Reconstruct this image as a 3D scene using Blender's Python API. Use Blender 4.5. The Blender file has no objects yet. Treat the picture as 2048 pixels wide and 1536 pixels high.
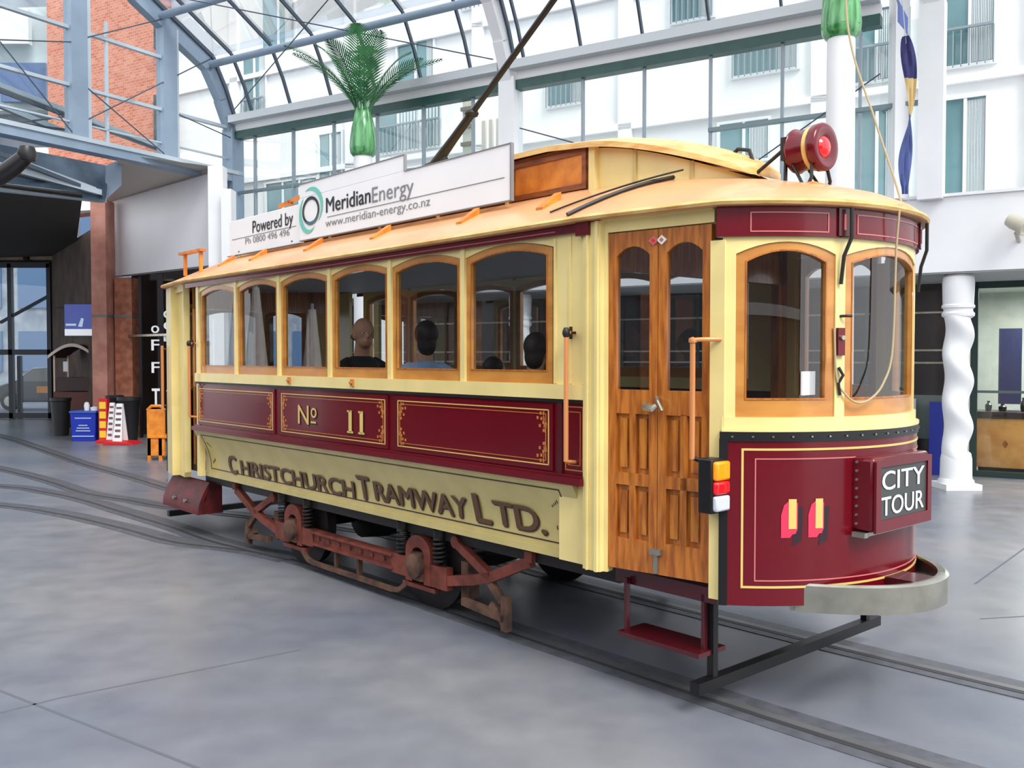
import bpy, math, random
from mathutils import Vector, Matrix
random.seed(7)
PI=math.pi
C=bpy.context.scene.collection
def srgb(c):
    return tuple((x/12.92 if x<=0.04045 else ((x+0.055)/1.055)**2.4) for x in [v/255 for v in c])
# ------------------------------------------------------------------ materials
MATS={}
def mat(name,rgb,rough=0.5,metal=0.0,var=0.0,scale=4.0,bump=0.0,coat=0.0,spec=0.5,stretch=(1,1,1),rgb2=None,emit=None,estr=0):
    if name in MATS: return MATS[name]
    m=bpy.data.materials.new(name); m.use_nodes=True
    nt=m.node_tree; b=nt.nodes['Principled BSDF']
    b.inputs['Base Color'].default_value=(*srgb(rgb),1)
    b.inputs['Roughness'].default_value=rough; b.inputs['Metallic'].default_value=metal
    b.inputs['Coat Weight'].default_value=coat; b.inputs['Coat Roughness'].default_value=0.08
    b.inputs['Specular IOR Level'].default_value=spec
    if emit:
        b.inputs['Emission Color'].default_value=(*srgb(emit),1); b.inputs['Emission Strength'].default_value=estr
    if var>0 or bump>0 or rgb2:
        tc=nt.nodes.new('ShaderNodeTexCoord'); mp=nt.nodes.new('ShaderNodeMapping')
        mp.inputs['Scale'].default_value=stretch
        nz=nt.nodes.new('ShaderNodeTexNoise'); nz.inputs['Scale'].default_value=scale; nz.inputs['Detail'].default_value=6
        nt.links.new(tc.outputs['Object'],mp.inputs[0]); nt.links.new(mp.outputs[0],nz.inputs['Vector'])
        r=nt.nodes.new('ShaderNodeValToRGB')
        a=srgb(rgb)
        if rgb2: c2=srgb(rgb2)
        else: c2=tuple(v*(1-var) for v in a)
        r.color_ramp.elements[0].position=0.35; r.color_ramp.elements[0].color=(*c2,1)
        r.color_ramp.elements[1].position=0.62; r.color_ramp.elements[1].color=(*a,1)
        nt.links.new(nz.outputs['Fac'],r.inputs[0]); nt.links.new(r.outputs[0],b.inputs['Base Color'])
        if bump>0:
            bp=nt.nodes.new('ShaderNodeBump'); bp.inputs['Strength'].default_value=bump; bp.inputs['Distance'].default_value=0.02
            nt.links.new(nz.outputs['Fac'],bp.inputs['Height']); nt.links.new(bp.outputs[0],b.inputs['Normal'])
    MATS[name]=m; return m
def glassmat(name,tint,refl=0.12,rough=0.0):
    m=bpy.data.materials.new(name); m.use_nodes=True; nt=m.node_tree
    for n in list(nt.nodes): nt.nodes.remove(n)
    o=nt.nodes.new('ShaderNodeOutputMaterial'); t=nt.nodes.new('ShaderNodeBsdfTransparent'); g=nt.nodes.new('ShaderNodeBsdfGlossy')
    t.inputs[0].default_value=(*tint,1); g.inputs['Roughness'].default_value=rough; g.inputs[0].default_value=(1,1,1,1)
    lw=nt.nodes.new('ShaderNodeLayerWeight'); lw.inputs[0].default_value=0.25
    ma=nt.nodes.new('ShaderNodeMath'); ma.operation='MULTIPLY_ADD'; ma.inputs[1].default_value=0.5; ma.inputs[2].default_value=refl; ma.use_clamp=True
    nt.links.new(lw.outputs['Fresnel'],ma.inputs[0])
    mx=nt.nodes.new('ShaderNodeMixShader'); nt.links.new(ma.outputs[0],mx.inputs[0]); nt.links.new(t.outputs[0],mx.inputs[1]); nt.links.new(g.outputs[0],mx.inputs[2])
    nt.links.new(mx.outputs[0],o.inputs[0]); MATS[name]=m; return m
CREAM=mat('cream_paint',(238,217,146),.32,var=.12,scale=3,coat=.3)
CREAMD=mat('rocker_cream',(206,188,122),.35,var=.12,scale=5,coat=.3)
MAROON=mat('maroon_paint',(102,8,24),.2,var=.12,scale=2,coat=.15,spec=.4)
MAROOND=mat('maroon_dark',(70,10,20),.3,coat=.4)
BLACK=mat('black_paint',(14,13,16),.4)
WOOD=mat('varnished_wood',(206,138,62),.3,rgb2=(160,92,34),scale=7,stretch=(6,6,.7),coat=.4)
WOODH=mat('varnished_wood_rail',(200,140,66),.3,rgb2=(178,116,52),scale=3,stretch=(1,1,3),coat=.4)
WOODD=mat('door_wood',(190,114,40),.32,rgb2=(146,78,24),scale=6,stretch=(7,7,.8),coat=.4)
WOODP=mat('door_panel_wood',(196,122,40),.32,rgb2=(140,72,20),scale=5,stretch=(6,6,.8),coat=.4)
ROOF=mat('roof_canvas',(222,168,118),.38,rgb2=(208,150,104),scale=1.5,coat=.25)
ROOFE=mat('roof_edge_wood',(232,192,124),.4,rgb2=(204,150,80),scale=6,stretch=(1,1,4))
ORANGE=mat('orange_wood',(226,140,48),.4,rgb2=(196,108,34),scale=8)
BROWN=mat('clerestory_wood',(150,84,38),.4,rgb2=(110,56,24),scale=6,stretch=(1,4,4))
GOLD=mat('gold_line',(222,190,110),.3,var=.1)
PINK=mat('pink_line',(200,110,110),.35)
GOLDD=mat('faded_gold',(190,120,60),.35)
COPPER=mat('brass_rail',(224,150,96),.3,metal=.35)
STEEL=mat('worn_steel',(178,176,164),.3,metal=.85,var=.2,scale=9)
RUST=mat('truck_paint',(132,64,50),.6,rgb2=(96,44,34),scale=8,bump=.3)
RUSTB=mat('brown_grime',(104,74,58),.7,rgb2=(64,44,36),scale=10)
IRON=mat('dark_iron',(30,26,26),.5,var=.4,scale=8)
RED=mat('red_lens',(230,16,28),.15,coat=.8,emit=(230,16,28),estr=.12)
AMBER=mat('amber_lens',(255,150,10),.15,coat=.8,emit=(255,140,10),estr=.25)
CLEARL=mat('clear_lens',(205,212,222),.15,coat=.8)
WHITE=mat('white_paint',(240,241,243),.5,var=.04,scale=2)
WHITEC=mat('white_render',(236,238,238),.7,var=.05,scale=1.5)
LETTER=mat('brown_letter',(96,66,42),.4)
LETTERS=mat('brown_letter_shade',(60,40,28),.4)
SIGNBK=mat('sign_black',(62,66,66),.5)
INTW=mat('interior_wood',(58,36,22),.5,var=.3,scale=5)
CEIL=mat('interior_ceiling',(150,152,150),.6)
TEXTBK=mat('print_black',(30,32,36),.5)
TEXTGR=mat('print_grey',(128,130,134),.5)
TEAL=mat('print_teal',(110,196,182),.5)
BLUEST=mat('blue_grey_steel',(142,160,180),.45,var=.12,scale=2)
LSTEEL=mat('light_steel',(186,198,208),.45,var=.1,scale=2)
GREEN=mat('gutter_green',(44,84,80),.4,var=.2)
DKBAR=mat('dark_glazing_bar',(66,76,90),.4)
GLASSW=glassmat('tram_glass',(.80,.83,.84),.06)
GLASSR=glassmat('roof_glass',(.93,.96,.98),.02)
GLASSH=glassmat('hall_glass',(.88,.93,.94),.04)
GLASSD=glassmat('shop_glass',(.84,.88,.86),.03)

# ------------------------------------------------------------------ mesh builder
class MB:
    def __init__(s): s.v=[]; s.f=[]; s.m=[]; s.c=0
    def mi(s,i): s.c=i; return s
    def add(s,vs,fs):
        b=len(s.v); s.v+= [tuple(p) for p in vs]
        for f in fs: s.f.append([b+i for i in f]); s.m.append(s.c)
        return s
    def hexa(s,p): return s.add(p,[(0,3,2,1),(4,5,6,7),(0,1,5,4),(1,2,6,5),(2,3,7,6),(3,0,4,7)])
    def box(s,x0,x1,y0,y1,z0,z1):
        return s.hexa([(x0,y0,z0),(x1,y0,z0),(x1,y1,z0),(x0,y1,z0),(x0,y0,z1),(x1,y0,z1),(x1,y1,z1),(x0,y1,z1)])
    def mbox(s,mp,a0,a1,z0,z1,d0,d1,n=1):
        if n>1:
            return s.shell(lambda u,v:mp(a0+(a1-a0)*u,z0+(z1-z0)*v,d1),lambda u,v:mp(a0+(a1-a0)*u,z0+(z1-z0)*v,d0),n,1)
        for i in range(n):
            p=a0+(a1-a0)*i/n; q=a0+(a1-a0)*(i+1)/n
            s.hexa([mp(p,z0,d0),mp(q,z0,d0),mp(q,z0,d1),mp(p,z0,d1),mp(p,z1,d0),mp(q,z1,d0),mp(q,z1,d1),mp(p,z1,d1)])
        return s
    def bar(s,p,q,w,h=None,up=(0,0,1)):
        h=h or w; p=Vector(p); q=Vector(q); d=(q-p).normalized(); u=Vector(up)
        if abs(d.dot(u))>.98: u=Vector((1,0,0))
        a=d.cross(u).normalized()*w/2; b=a.cross(d).normalized()*h/2
        return s.hexa([p-a-b,p+a-b,p+a+b,p-a+b,q-a-b,q+a-b,q+a+b,q-a+b])
    def tube(s,pts,r,n=10,closed=False):
        pts=[Vector(p) for p in pts]; N=len(pts); rr=r if isinstance(r,(list,tuple)) else [r]*N
        rings=[]; pu=None
        for i,p in enumerate(pts):
            if closed: d=pts[(i+1)%N]-pts[i-1]
            else: d=(pts[min(i+1,N-1)]-pts[max(i-1,0)])
            d.normalize()
            if pu is None: pu=Vector((0,0,1)) if abs(d.z)<.9 else Vector((1,0,0))
            a=d.cross(pu)
            if a.length<1e-4: a=d.cross(Vector((.3,.8,.1)))
            a.normalize(); b=a.cross(d).normalized(); pu=b
            rings.append([p+(a*math.cos(t)+b*math.sin(t))*rr[i] for t in [2*PI*k/n for k in range(n)]])
        vs=[v for ring in rings for v in ring]; fs=[]
        for i in range(N if closed else N-1):
            j=(i+1)%N
            for k in range(n): fs.append((i*n+k,i*n+(k+1)%n,j*n+(k+1)%n,j*n+k))
        if not closed: fs+= [tuple(range(n))[::-1],tuple((N-1)*n+k for k in range(n))]
        return s.add(vs,fs)
    def cyl(s,p,q,r,n=20): return s.tube([p,q],r,n)
    def lathe(s,prof,cen,n=24,ax='z',twist=None):
        vs=[];fs=[];cx,cy,cz=cen
        for (r,h) in prof:
            for k in range(n):
                t=2*PI*k/n; x=r*math.cos(t); y=r*math.sin(t)
                if ax=='z': vs.append((cx+x,cy+y,cz+h))
                elif ax=='x': vs.append((cx+h,cy+x,cz+y))
                else: vs.append((cx+x,cy+h,cz+y))
        for i in range(len(prof)-1):
            for k in range(n): fs.append((i*n+k,i*n+(k+1)%n,(i+1)*n+(k+1)%n,(i+1)*n+k))
        if prof[0][0]>1e-5: fs.append(tuple(range(n))[::-1])
        if prof[-1][0]>1e-5: fs.append(tuple((len(prof)-1)*n+k for k in range(n)))
        return s.add(vs,fs)
    def grid(s,fn,nu,nv):
        vs=[fn(i/nu,j/nv) for i in range(nu+1) for j in range(nv+1)]
        return s.add(vs,[(i*(nv+1)+j,(i+1)*(nv+1)+j,(i+1)*(nv+1)+j+1,i*(nv+1)+j+1) for i in range(nu) for j in range(nv)])
    def shell(s,fn,fn2,nu,nv):   # closed slab between two surfaces
        w=nv+1; A=[fn(i/nu,j/nv) for i in range(nu+1) for j in range(w)]; B=[fn2(i/nu,j/nv) for i in range(nu+1) for j in range(w)]
        n=len(A); fs=[]
        for i in range(nu):
            for j in range(nv):
                q=(i*w+j,(i+1)*w+j,(i+1)*w+j+1,i*w+j+1); fs+=[q,tuple(n+k for k in q[::-1])]
        for i in range(nu):
            for j in (0,nv): a,b=i*w+j,(i+1)*w+j; fs.append((a,b,n+b,n+a))
        for j in range(nv):
            for i in (0,nu): a,b=i*w+j,i*w+j+1; fs.append((a,b,n+b,n+a))
        return s.add(A+B,fs)
    def ring(s,outer,inner,mp,d0,d1):
        N=len(outer); vs=[]
        for (a,z) in outer: vs.append(mp(a,z,d1))
        for (a,z) in inner: vs.append(mp(a,z,d1))
        for (a,z) in outer: vs.append(mp(a,z,d0))
        for (a,z) in inner: vs.append(mp(a,z,d0))
        fs=[]
        for i in range(N):
            j=(i+1)%N
            fs+=[(i,j,N+j,N+i),(2*N+i,3*N+i,3*N+j,2*N+j),(i,2*N+i,2*N+j,j),(N+i,N+j,3*N+j,3*N+i)]
        return s.add(vs,fs)
    def strip(s,lo,hi,mp,d0,d1):
        return s.shell(lambda u,v:mp(*(lo if v<.5 else hi)[round(u*(len(lo)-1))],d1),lambda u,v:mp(*(lo if v<.5 else hi)[round(u*(len(lo)-1))],d0),len(lo)-1,1)
    def sheet(s,lo,hi,mp,d):
        return s.grid(lambda u,v:mp(*(lo if v<.5 else hi)[round(u*(len(lo)-1))],d),len(lo)-1,1)
    def prism(s,poly,mp,d0,d1):
        N=len(poly); vs=[mp(a,z,d1) for a,z in poly]+[mp(a,z,d0) for a,z in poly]
        return s.add(vs,[tuple(range(N)),tuple(range(2*N-1,N-1,-1))]+[(i,N+i,N+(i+1)%N,(i+1)%N) for i in range(N)])
    def build(s,name,mats,parent=None,smooth=35,bev=0):
        me=bpy.data.meshes.new(name); me.from_pydata(s.v,[],s.f); 
        if not isinstance(mats,(list,tuple)): mats=[mats]
        for m in mats: me.materials.append(m)
        me.polygons.foreach_set('material_index',[min(i,len(mats)-1) for i in s.m]); me.update()
        import bmesh
        bm=bmesh.new(); bm.from_mesh(me); bmesh.ops.recalc_face_normals(bm,faces=bm.faces); bm.to_mesh(me); bm.free()
        if smooth:
            me.polygons.foreach_set('use_smooth',[True]*len(me.polygons)); me.set_sharp_from_angle(angle=math.radians(smooth))
        o=bpy.data.objects.new(name,me); C.objects.link(o)
        if parent: o.parent=parent
        if bev:
            b=o.modifiers.new('b','BEVEL'); b.width=bev; b.segments=2; b.limit_method='ANGLE'
        return o
def thing(name,label,cat,loc=(0,0,0),rz=0,group=None):
    o=bpy.data.objects.new(name,None); C.objects.link(o); o.location=loc; o.rotation_euler=(0,0,rz); o.empty_display_size=.2
    o['label']=label; o['category']=cat
    if group: o['group']=group
    return o
def tag(o,label,cat,group=None,kind=None):
    o['label']=label; o['category']=cat
    if group: o['group']=group
    if kind: o['kind']=kind
    return o
def struct(o,label=None,cat=None):
    o['kind']='structure'
    if label: o['label']=label
    if cat: o['category']=cat
    return o
def text_mesh(txt,size=1,bold=0.0,wide=1.0,space=1.0):
    cu=bpy.data.curves.new('tmp','FONT'); cu.body=txt; cu.size=size; cu.offset=bold; cu.space_character=space; cu.resolution_u=4
    ob=bpy.data.objects.new('tmp',cu); C.objects.link(ob)
    dg=bpy.context.evaluated_depsgraph_get(); me=bpy.data.meshes.new_from_object(ob.evaluated_get(dg))
    vs=[(v.co.x*wide,v.co.y) for v in me.vertices]; fs=[tuple(p.vertices) for p in me.polygons]
    bpy.data.objects.remove(ob); bpy.data.curves.remove(cu); bpy.data.meshes.remove(me)
    return vs,fs
def put_text(mb,txt,a0,a1,z0,h,mp,d,bold=0.0,shear=0):
    if bold:
        b_=bold*h*.9
        for q in (-1,-.35,.35,1): put_text(mb,txt,a0+b_*(1+q),a1-b_*(1-q),z0+(b_*.3 if q in (-1,1) else -b_*.3)+b_*.3,h-b_*.6,mp,d+.0003*(q+1),0,shear)
        return mb
    vs,fs=text_mesh(txt,1,0)
    if not vs: return
    x0=min(v[0] for v in vs); x1=max(v[0] for v in vs)
    # cap height reference of the default face
    cv,_=text_mesh('H',1,0); ch=max(v[1] for v in cv)-min(v[1] for v in cv); cb=min(v[1] for v in cv)
    k=h/ch
    mb.add([mp(a0+(x-x0)/(x1-x0)*(a1-a0)+shear*(y-cb)*k,z0+(y-cb)*k,d) for x,y in vs],fs)
    return mb
def glyph_w(ch,bold=0):
    v,_=text_mesh(ch,1,bold); c,_=text_mesh('H',1,bold)
    hh=max(p[1] for p in c)-min(p[1] for p in c)
    return (max(p[0] for p in v)-min(p[0] for p in v))/hh

def smooth3(P,n=8):
    P=[Vector(p) for p in P]; P=[P[0]*2-P[1]]+P+[P[-1]*2-P[-2]]; o=[]
    for i in range(1,len(P)-2):
        a,b2,c,d=P[i-1:i+3]
        for k in range(n):
            t=k/n; o.append(.5*((2*b2)+(-a+c)*t+(2*a-5*b2+4*c-d)*t*t+(-a+3*b2-3*c+d)*t**3))
    o.append(P[-2]); return o
# ------------------------------------------------------------------ camera
EYE=1.85; PITCH=math.radians(1.64); F=1850.
cam=bpy.data.cameras.new('camera'); cam.sensor_width=36; cam.lens=36*F/2048; cam.clip_end=300
co=bpy.data.objects.new('camera',cam); C.objects.link(co); co.location=(0,0,EYE); co.rotation_euler=(PI/2-PITCH,0,0)
bpy.context.scene.camera=co
def PX(x,y,depth):     # a point of the place read off at a given distance
    c,s=math.cos(PITCH),math.sin(PITCH); a=(x-1024)/F; b=(768-y)/F
    r=Vector((a,b*s+c,b*c-s)); return Vector((0,0,EYE))+r*(depth/r.y)

# ================================================================== TRAM
RZ=math.radians(-48.72)
TO=Vector((-0.6905,7.9977,0))
tram=thing('tram','vintage maroon and cream single-deck tram number 11 with arched windows, standing on the rails','tram',TO,RZ)
def part(mb,name,mats,parent=None,label=None,**k):
    o=mb.build(name,mats,parent or tram,**k)
    if label: o['label']=label
    return o
def sub(name,label=None,parent=None):
    o=bpy.data.objects.new(name,None); C.objects.link(o); o.parent=parent or tram; o.empty_display_size=.1
    if label: o['label']=label
    return o
W=1.0
XB=[-2.558+.8528*n for n in range(7)]
def sidemap(sg): return lambda a,z,d:(a,sg*(W+d),z)
TH=math.radians(9.5)
def tapermap(sx,sg):
    def f(a,z,d):
        x=2.95+a*math.cos(TH)+d*math.sin(TH); y=-W+a*math.sin(TH)-d*math.cos(TH)
        return (sx*x,-sg*y,z)
    return f       # sg=-1 near side
R=1.09525; XC=4.11-R; LA=1.0304
def arcmap(sx):
    return lambda a,z,d:(sx*(XC+(R+d)*math.cos(a/R)),(R+d)*math.sin(a/R),z)
NA=10
def arch(x0,x1,zs,zc,n=NA):
    xm=(x0+x1)/2; hw=(x1-x0)/2
    return [(x1-(x1-x0)*i/n, zs+(zc-zs)*(1-((x1-(x1-x0)*i/n-xm)/hw)**2)) for i in range(n+1)]
def loop(x0,x1,z0,zs,zc,n=NA):
    return [(x0+(x1-x0)*i/n,z0) for i in range(n+1)]+arch(x0,x1,zs,zc,n)
def window(parent,mp,x0,x1,z0,zs,zc,st=.05,bt=.08,tp=.045,d0=-.045,d1=-.008,glass=None,name='window'):
    b=MB(); b.ring(loop(x0,x1,z0,zs,zc),loop(x0+st,x1-st,z0+bt,zs-.04,zc-tp),mp,d0,d1)
    b.mi(1).ring(loop(x0+st-.008,x1-st+.008,z0+bt-.008,zs-.034,zc-tp+.008),loop(x0+st,x1-st,z0+bt,zs-.04,zc-tp),mp,d1,d1+.004)
    o=part(b,name,[WOODH,WOODD],parent)
    g=MB(); lo=[(x0+st-.01+(x1-x0-2*st+.02)*i/NA,z0+bt-.01) for i in range(NA+1)]; hi=arch(x0+st-.01,x1-st+.01,zs-.035,zc-tp+.005)[::-1]
    g.sheet(lo,hi,mp,(d0+d1)/2); part(g,'pane',glass or GLASSW,o)
    return o
ZT=2.565   # top of the side arcading
def recttube(mb,mp,a0,a1,z0,z1,w,d,n=1,t=.003):
    mb.mbox(mp,a0,a1,z0,z0+w,d,d+t,n); mb.mbox(mp,a0,a1,z1-w,z1,d,d+t,n); mb.mbox(mp,a0,a0+w,z0,z1,d,d+t); mb.mbox(mp,a1-w,a1,z0,z1,d,d+t)
for sg in (-1,1):
    mp=sidemap(sg)
    near=sg<0
    f=MB()
    f.mbox(mp,-2.62,2.82,1.61,1.695,-.05,.025)
    for n,x in enumerate(XB):
        if 0<n<6: f.mbox(mp,x-.022,x+.022,1.695,ZT,-.05,.012)
    for s in (-1,1):
        if s<0:
            f.mbox(mp,-2.61,-2.55,.66,ZT+.04,-.05,.01); f.mbox(mp,-2.86,-2.60,.70,2.58,-.24,-.20) if not near else None
            continue
        a,b2=sorted((s*2.558,s*2.82)); f.mbox(mp,a,b2,1.695,ZT+.04,-.05,.004)
        for q in (2.575,2.70,2.805): f.mbox(mp,s*q-.009,s*q+.009,1.70,2.54,.004,.012)
        f.mbox(mp,s*2.89-.065,s*2.89+.065,.66,2.60,-.08,.03)
        f.mbox(mp,s*2.865-.006,s*2.865+.006,.66,2.60,.03,.045); f.mbox(mp,s*2.935-.01,s*2.935+.01,.66,2.60,.03,.045)
        a,b2=sorted((s*2.60,s*2.83)); f.mbox(mp,a,b2,.67,1.13,-.05,-.004)
    for n in range(6):
        x0=XB[n]+(.022 if n else 0); x1=XB[n+1]-(.022 if n<5 else 0)
        ar=arch(x0,x1,2.495,2.55)[::-1]; f.strip(ar,[(a,ZT+.04) for a,z in ar],mp,-.05,0)
        x0=XB[n]+.022; x1=XB[n+1]-.022
        window(tram,mp,x0,x1,1.695,2.495,2.548)
    part(f,'side_frame',CREAM,label='cream painted arcading and posts')
    # screws / latches on the sill rail
    if near:
        for px in (-.62,.38):
            l=MB(); l.mbox(mp,px-.018,px+.018,1.63,1.685,.025,.04); l.cyl(mp(px,1.658,.035),mp(px,1.658,.055),.012,10); part(l,'window_latch',GOLDD)
    # waist panels
    p=MB(); 
    p.mbox(mp,-2.61,2.82,1.165,1.60,-.04,0.0)
    p.mi(1).mbox(mp,-2.61,2.82,1.59,1.612,-.02,.018)
    p.mi(0)
    secs=[(-2.575,-.93),(-.83,.83),(.93,2.56)]
    for a,b2 in secs:
        p.mi(0).mbox(mp,a,b2,1.185,1.575,0,.012)
        p.mi(2); recttube(p,mp,a+.03,b2-.03,1.215,1.545,.007,.012)
        p.mi(3); recttube(p,mp,a+.055,b2-.055,1.24,1.52,.004,.012)
        for cx,sx in ((a+.055,1),(b2-.055,-1)):
            for cz,sz in ((1.24,1),(1.52,-1)):
                p.mi(3)
                for k in range(7):
                    ang=k*PI/12; r1=.02; r2=.045+.03*(k%2)
                    q=(cx+sx*r2*math.cos(ang),cz+sz*r2*math.sin(ang)*1.4)
                    p.mbox(mp,q[0]-.007,q[0]+.007,q[1]-.009,q[1]+.009,.012,.0155)
                    q=(cx+sx*r1*math.cos(ang),cz+sz*(r2+.03)*math.sin(ang))
                    p.mbox(mp,q[0]-.004,q[0]+.004,q[1]-.012,q[1]+.012,.012,.0155)
    for s in (1,):
        a,b2=sorted((s*2.655,s*2.80)); p.mi(3); recttube(p,mp,a,b2,1.20,1.57,.006,0)
        recttube(p,mp,a+.022,b2-.022,1.23,1.54,.004,0)
        a,b2=sorted((s*2.60,s*2.64)); p.mi(4).mbox(mp,a,b2,1.165,1.60,0,.014)
    part(p,'waist_panel',[MAROON,BLACK,GOLD,GOLDD,MAROOND])
    lt=MB(); lt.mbox(mp,-2.62,2.83,1.125,1.165,-.04,.06); lt.mbox(mp,-2.62,2.83,1.165,1.18,-.04,.03)
    part(lt,'waist_moulding',MAROON)
    # rocker panel, concave
    def rk(z): # outward offset as a function of height
        t=(1.13-z)/(1.13-.66); return .045-.135*math.sin(min(1,t*1.25)*PI/2)+.0*t
    rm=lambda a,z,d:(a,sg*(W+rk(z)+d),z)
    def surf(off):
        return lambda u,v:(-2.63+5.38*u,sg*(W+rk(.66+.47*v)+off),.66+.47*v)
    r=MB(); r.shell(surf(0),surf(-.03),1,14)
    r.mi(1)
    for z in (1.075,.735): r.mbox(rm,-2.5,2.62,z,z+.008,0,.003)
    r.mi(1)
    for a in (-2.5,2.612):
        for k in range(8): r.mbox(rm,a,a+.008,.74+.042*k,.74+.042*(k+1)+.001,0,.003)
    for a,s in ((-2.44,1),(2.56,-1)):
        for z in (.80,1.0):
            for k in range(4): r.mbox(rm,a+s*.018*k-.003,a+s*.018*k+.003,z-.01+.01*k*(1 if z<.9 else -1),z+.01+.012*k*(1 if z<.9 else -1),0,.003)
    r.mi(0).mbox(sidemap(sg),-2.63,2.75,.655,.70,rk(.68)-.03,rk(.68)+.018)
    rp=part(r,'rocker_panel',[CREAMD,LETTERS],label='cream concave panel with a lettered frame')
    if near:
        words=[('C',-2.07,-1.88,.17,.735),('HRISTCHURCH',-1.80,.235,.135,.745),('T',.29,.47,.185,.755),('RAMWAY',.52,1.66,.145,.77),('L',1.735,1.90,.195,.765),('TD.',1.93,2.42,.16,.775)]
        lm=MB()
        for w,a0,a1,h,z0 in words:
            lm.mi(1); put_text(lm,w,a0+.008,a1+.008,z0-.008,h,rm,.006,bold=.065)
            lm.mi(0); put_text(lm,w,a0,a1,z0,h,rm,.009,bold=.06)
        part(lm,'lettering',[LETTER,LETTERS],rp,label='brown shaded letters CHRISTCHURCH TRAMWAY LTD.',smooth=0)
        nm=MB()
        for k,(cm) in enumerate((1,0)):
            o=.012 if k==0 else 0; nm.mi(cm)
            put_text(nm,'N',-.50+o,-.32+o,1.30-o,.155,mp,.014+.003*k,bold=.015)
            put_text(nm,'o',-.285+o,-.19+o,1.36-o,.12,mp,.014+.003*k,bold=.02)
            nm.mbox(mp,-.285+o,-.20+o,1.315-o,1.33-o,.014+.003*k,.015+.003*k)
            for x in (.30,.46):
                nm.mbox(mp,x+o,x+.045+o,1.275-o,1.445-o,.014+.003*k,.015+.003*k)
                nm.mbox(mp,x-.02+o,x+.065+o,1.27-o,1.285-o,.014+.003*k,.015+.003*k)
                nm.mbox(mp,x-.02+o,x+.03+o,1.43-o,1.445-o,.014+.003*k,.015+.003*k)
        part(nm,'number_lettering',[GOLD,BLACK],label='gold painted No 11',smooth=0)
    # letterboard under the eave
    lb=MB(); lb.mbox(mp,-2.83,2.86,2.555,2.64,.0,.03); lb.mi(1).mbox(mp,-2.80,2.6,2.572,2.577,.03,.033); lb.mi(0).mbox(mp,2.78,2.88,2.53,2.64,0,.05)
    part(lb,'letterboard',[MAROON,PINK])
# interior
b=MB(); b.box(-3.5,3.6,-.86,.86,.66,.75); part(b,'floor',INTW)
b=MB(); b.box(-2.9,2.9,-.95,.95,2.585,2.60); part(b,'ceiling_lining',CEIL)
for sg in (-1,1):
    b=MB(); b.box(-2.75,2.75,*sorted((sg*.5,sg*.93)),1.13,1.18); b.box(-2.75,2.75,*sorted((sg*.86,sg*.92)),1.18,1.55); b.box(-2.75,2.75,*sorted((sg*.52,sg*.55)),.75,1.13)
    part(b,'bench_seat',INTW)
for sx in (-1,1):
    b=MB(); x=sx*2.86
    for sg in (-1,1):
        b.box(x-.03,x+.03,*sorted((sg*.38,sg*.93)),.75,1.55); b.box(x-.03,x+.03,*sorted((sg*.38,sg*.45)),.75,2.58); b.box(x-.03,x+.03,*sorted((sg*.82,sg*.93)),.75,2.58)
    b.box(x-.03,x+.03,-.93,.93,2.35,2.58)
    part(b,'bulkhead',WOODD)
# ---- platforms (front sx=1, rear sx=-1)
ZD0=.69; ZD1=2.53
def door_leaf(mp,a0,a1,k):
    o=sub('door','varnished wooden folding door leaf with arched glass')
    b=MB(); zg0=1.675
    st=.05
    b.ring(loop(a0,a1,1.56,2.53,2.53),loop(a0+st,a1-st,zg0,2.40,2.45),mp,-.05,-.01)
    b.mbox(mp,a0,a0+st,ZD0,1.56,-.05,-.01); b.mbox(mp,a1-st,a1,ZD0,1.56,-.05,-.01)
    b.mbox(mp,a0+st,a1-st,ZD0,.86,-.05,-.01); b.mbox(mp,a0+st,a1-st,1.155,1.22,-.05,-.01); b.mbox(mp,a0+st,a1-st,1.545,1.56,-.05,-.01)
    am=(a0+a1)/2; b.mbox(mp,am-.018,am+.018,.86,1.55,-.05,-.01)
    b.build('leaf_frame',WOODD,o)
    pn=MB()
    for z0,z1 in ((.86,1.155),(1.22,1.55)):
        for p,q in ((a0+st,am-.018),(am+.018,a1-st)):
            pn.mbox(mp,p,q,z0,z1,-.045,-.034); pn.mbox(mp,p+.02,q-.02,z0+.03,z1-.03,-.034,-.022)
    pn.build('door_panel',WOODP,o)
    g=MB(); lo=[(a0+st+(a1-a0-2*st)*i/NA,zg0) for i in range(NA+1)]; g.sheet(lo,arch(a0+st,a1-st,2.40,2.45)[::-1],mp,-.03); g.build('pane',GLASSW,o)
    return o
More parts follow.
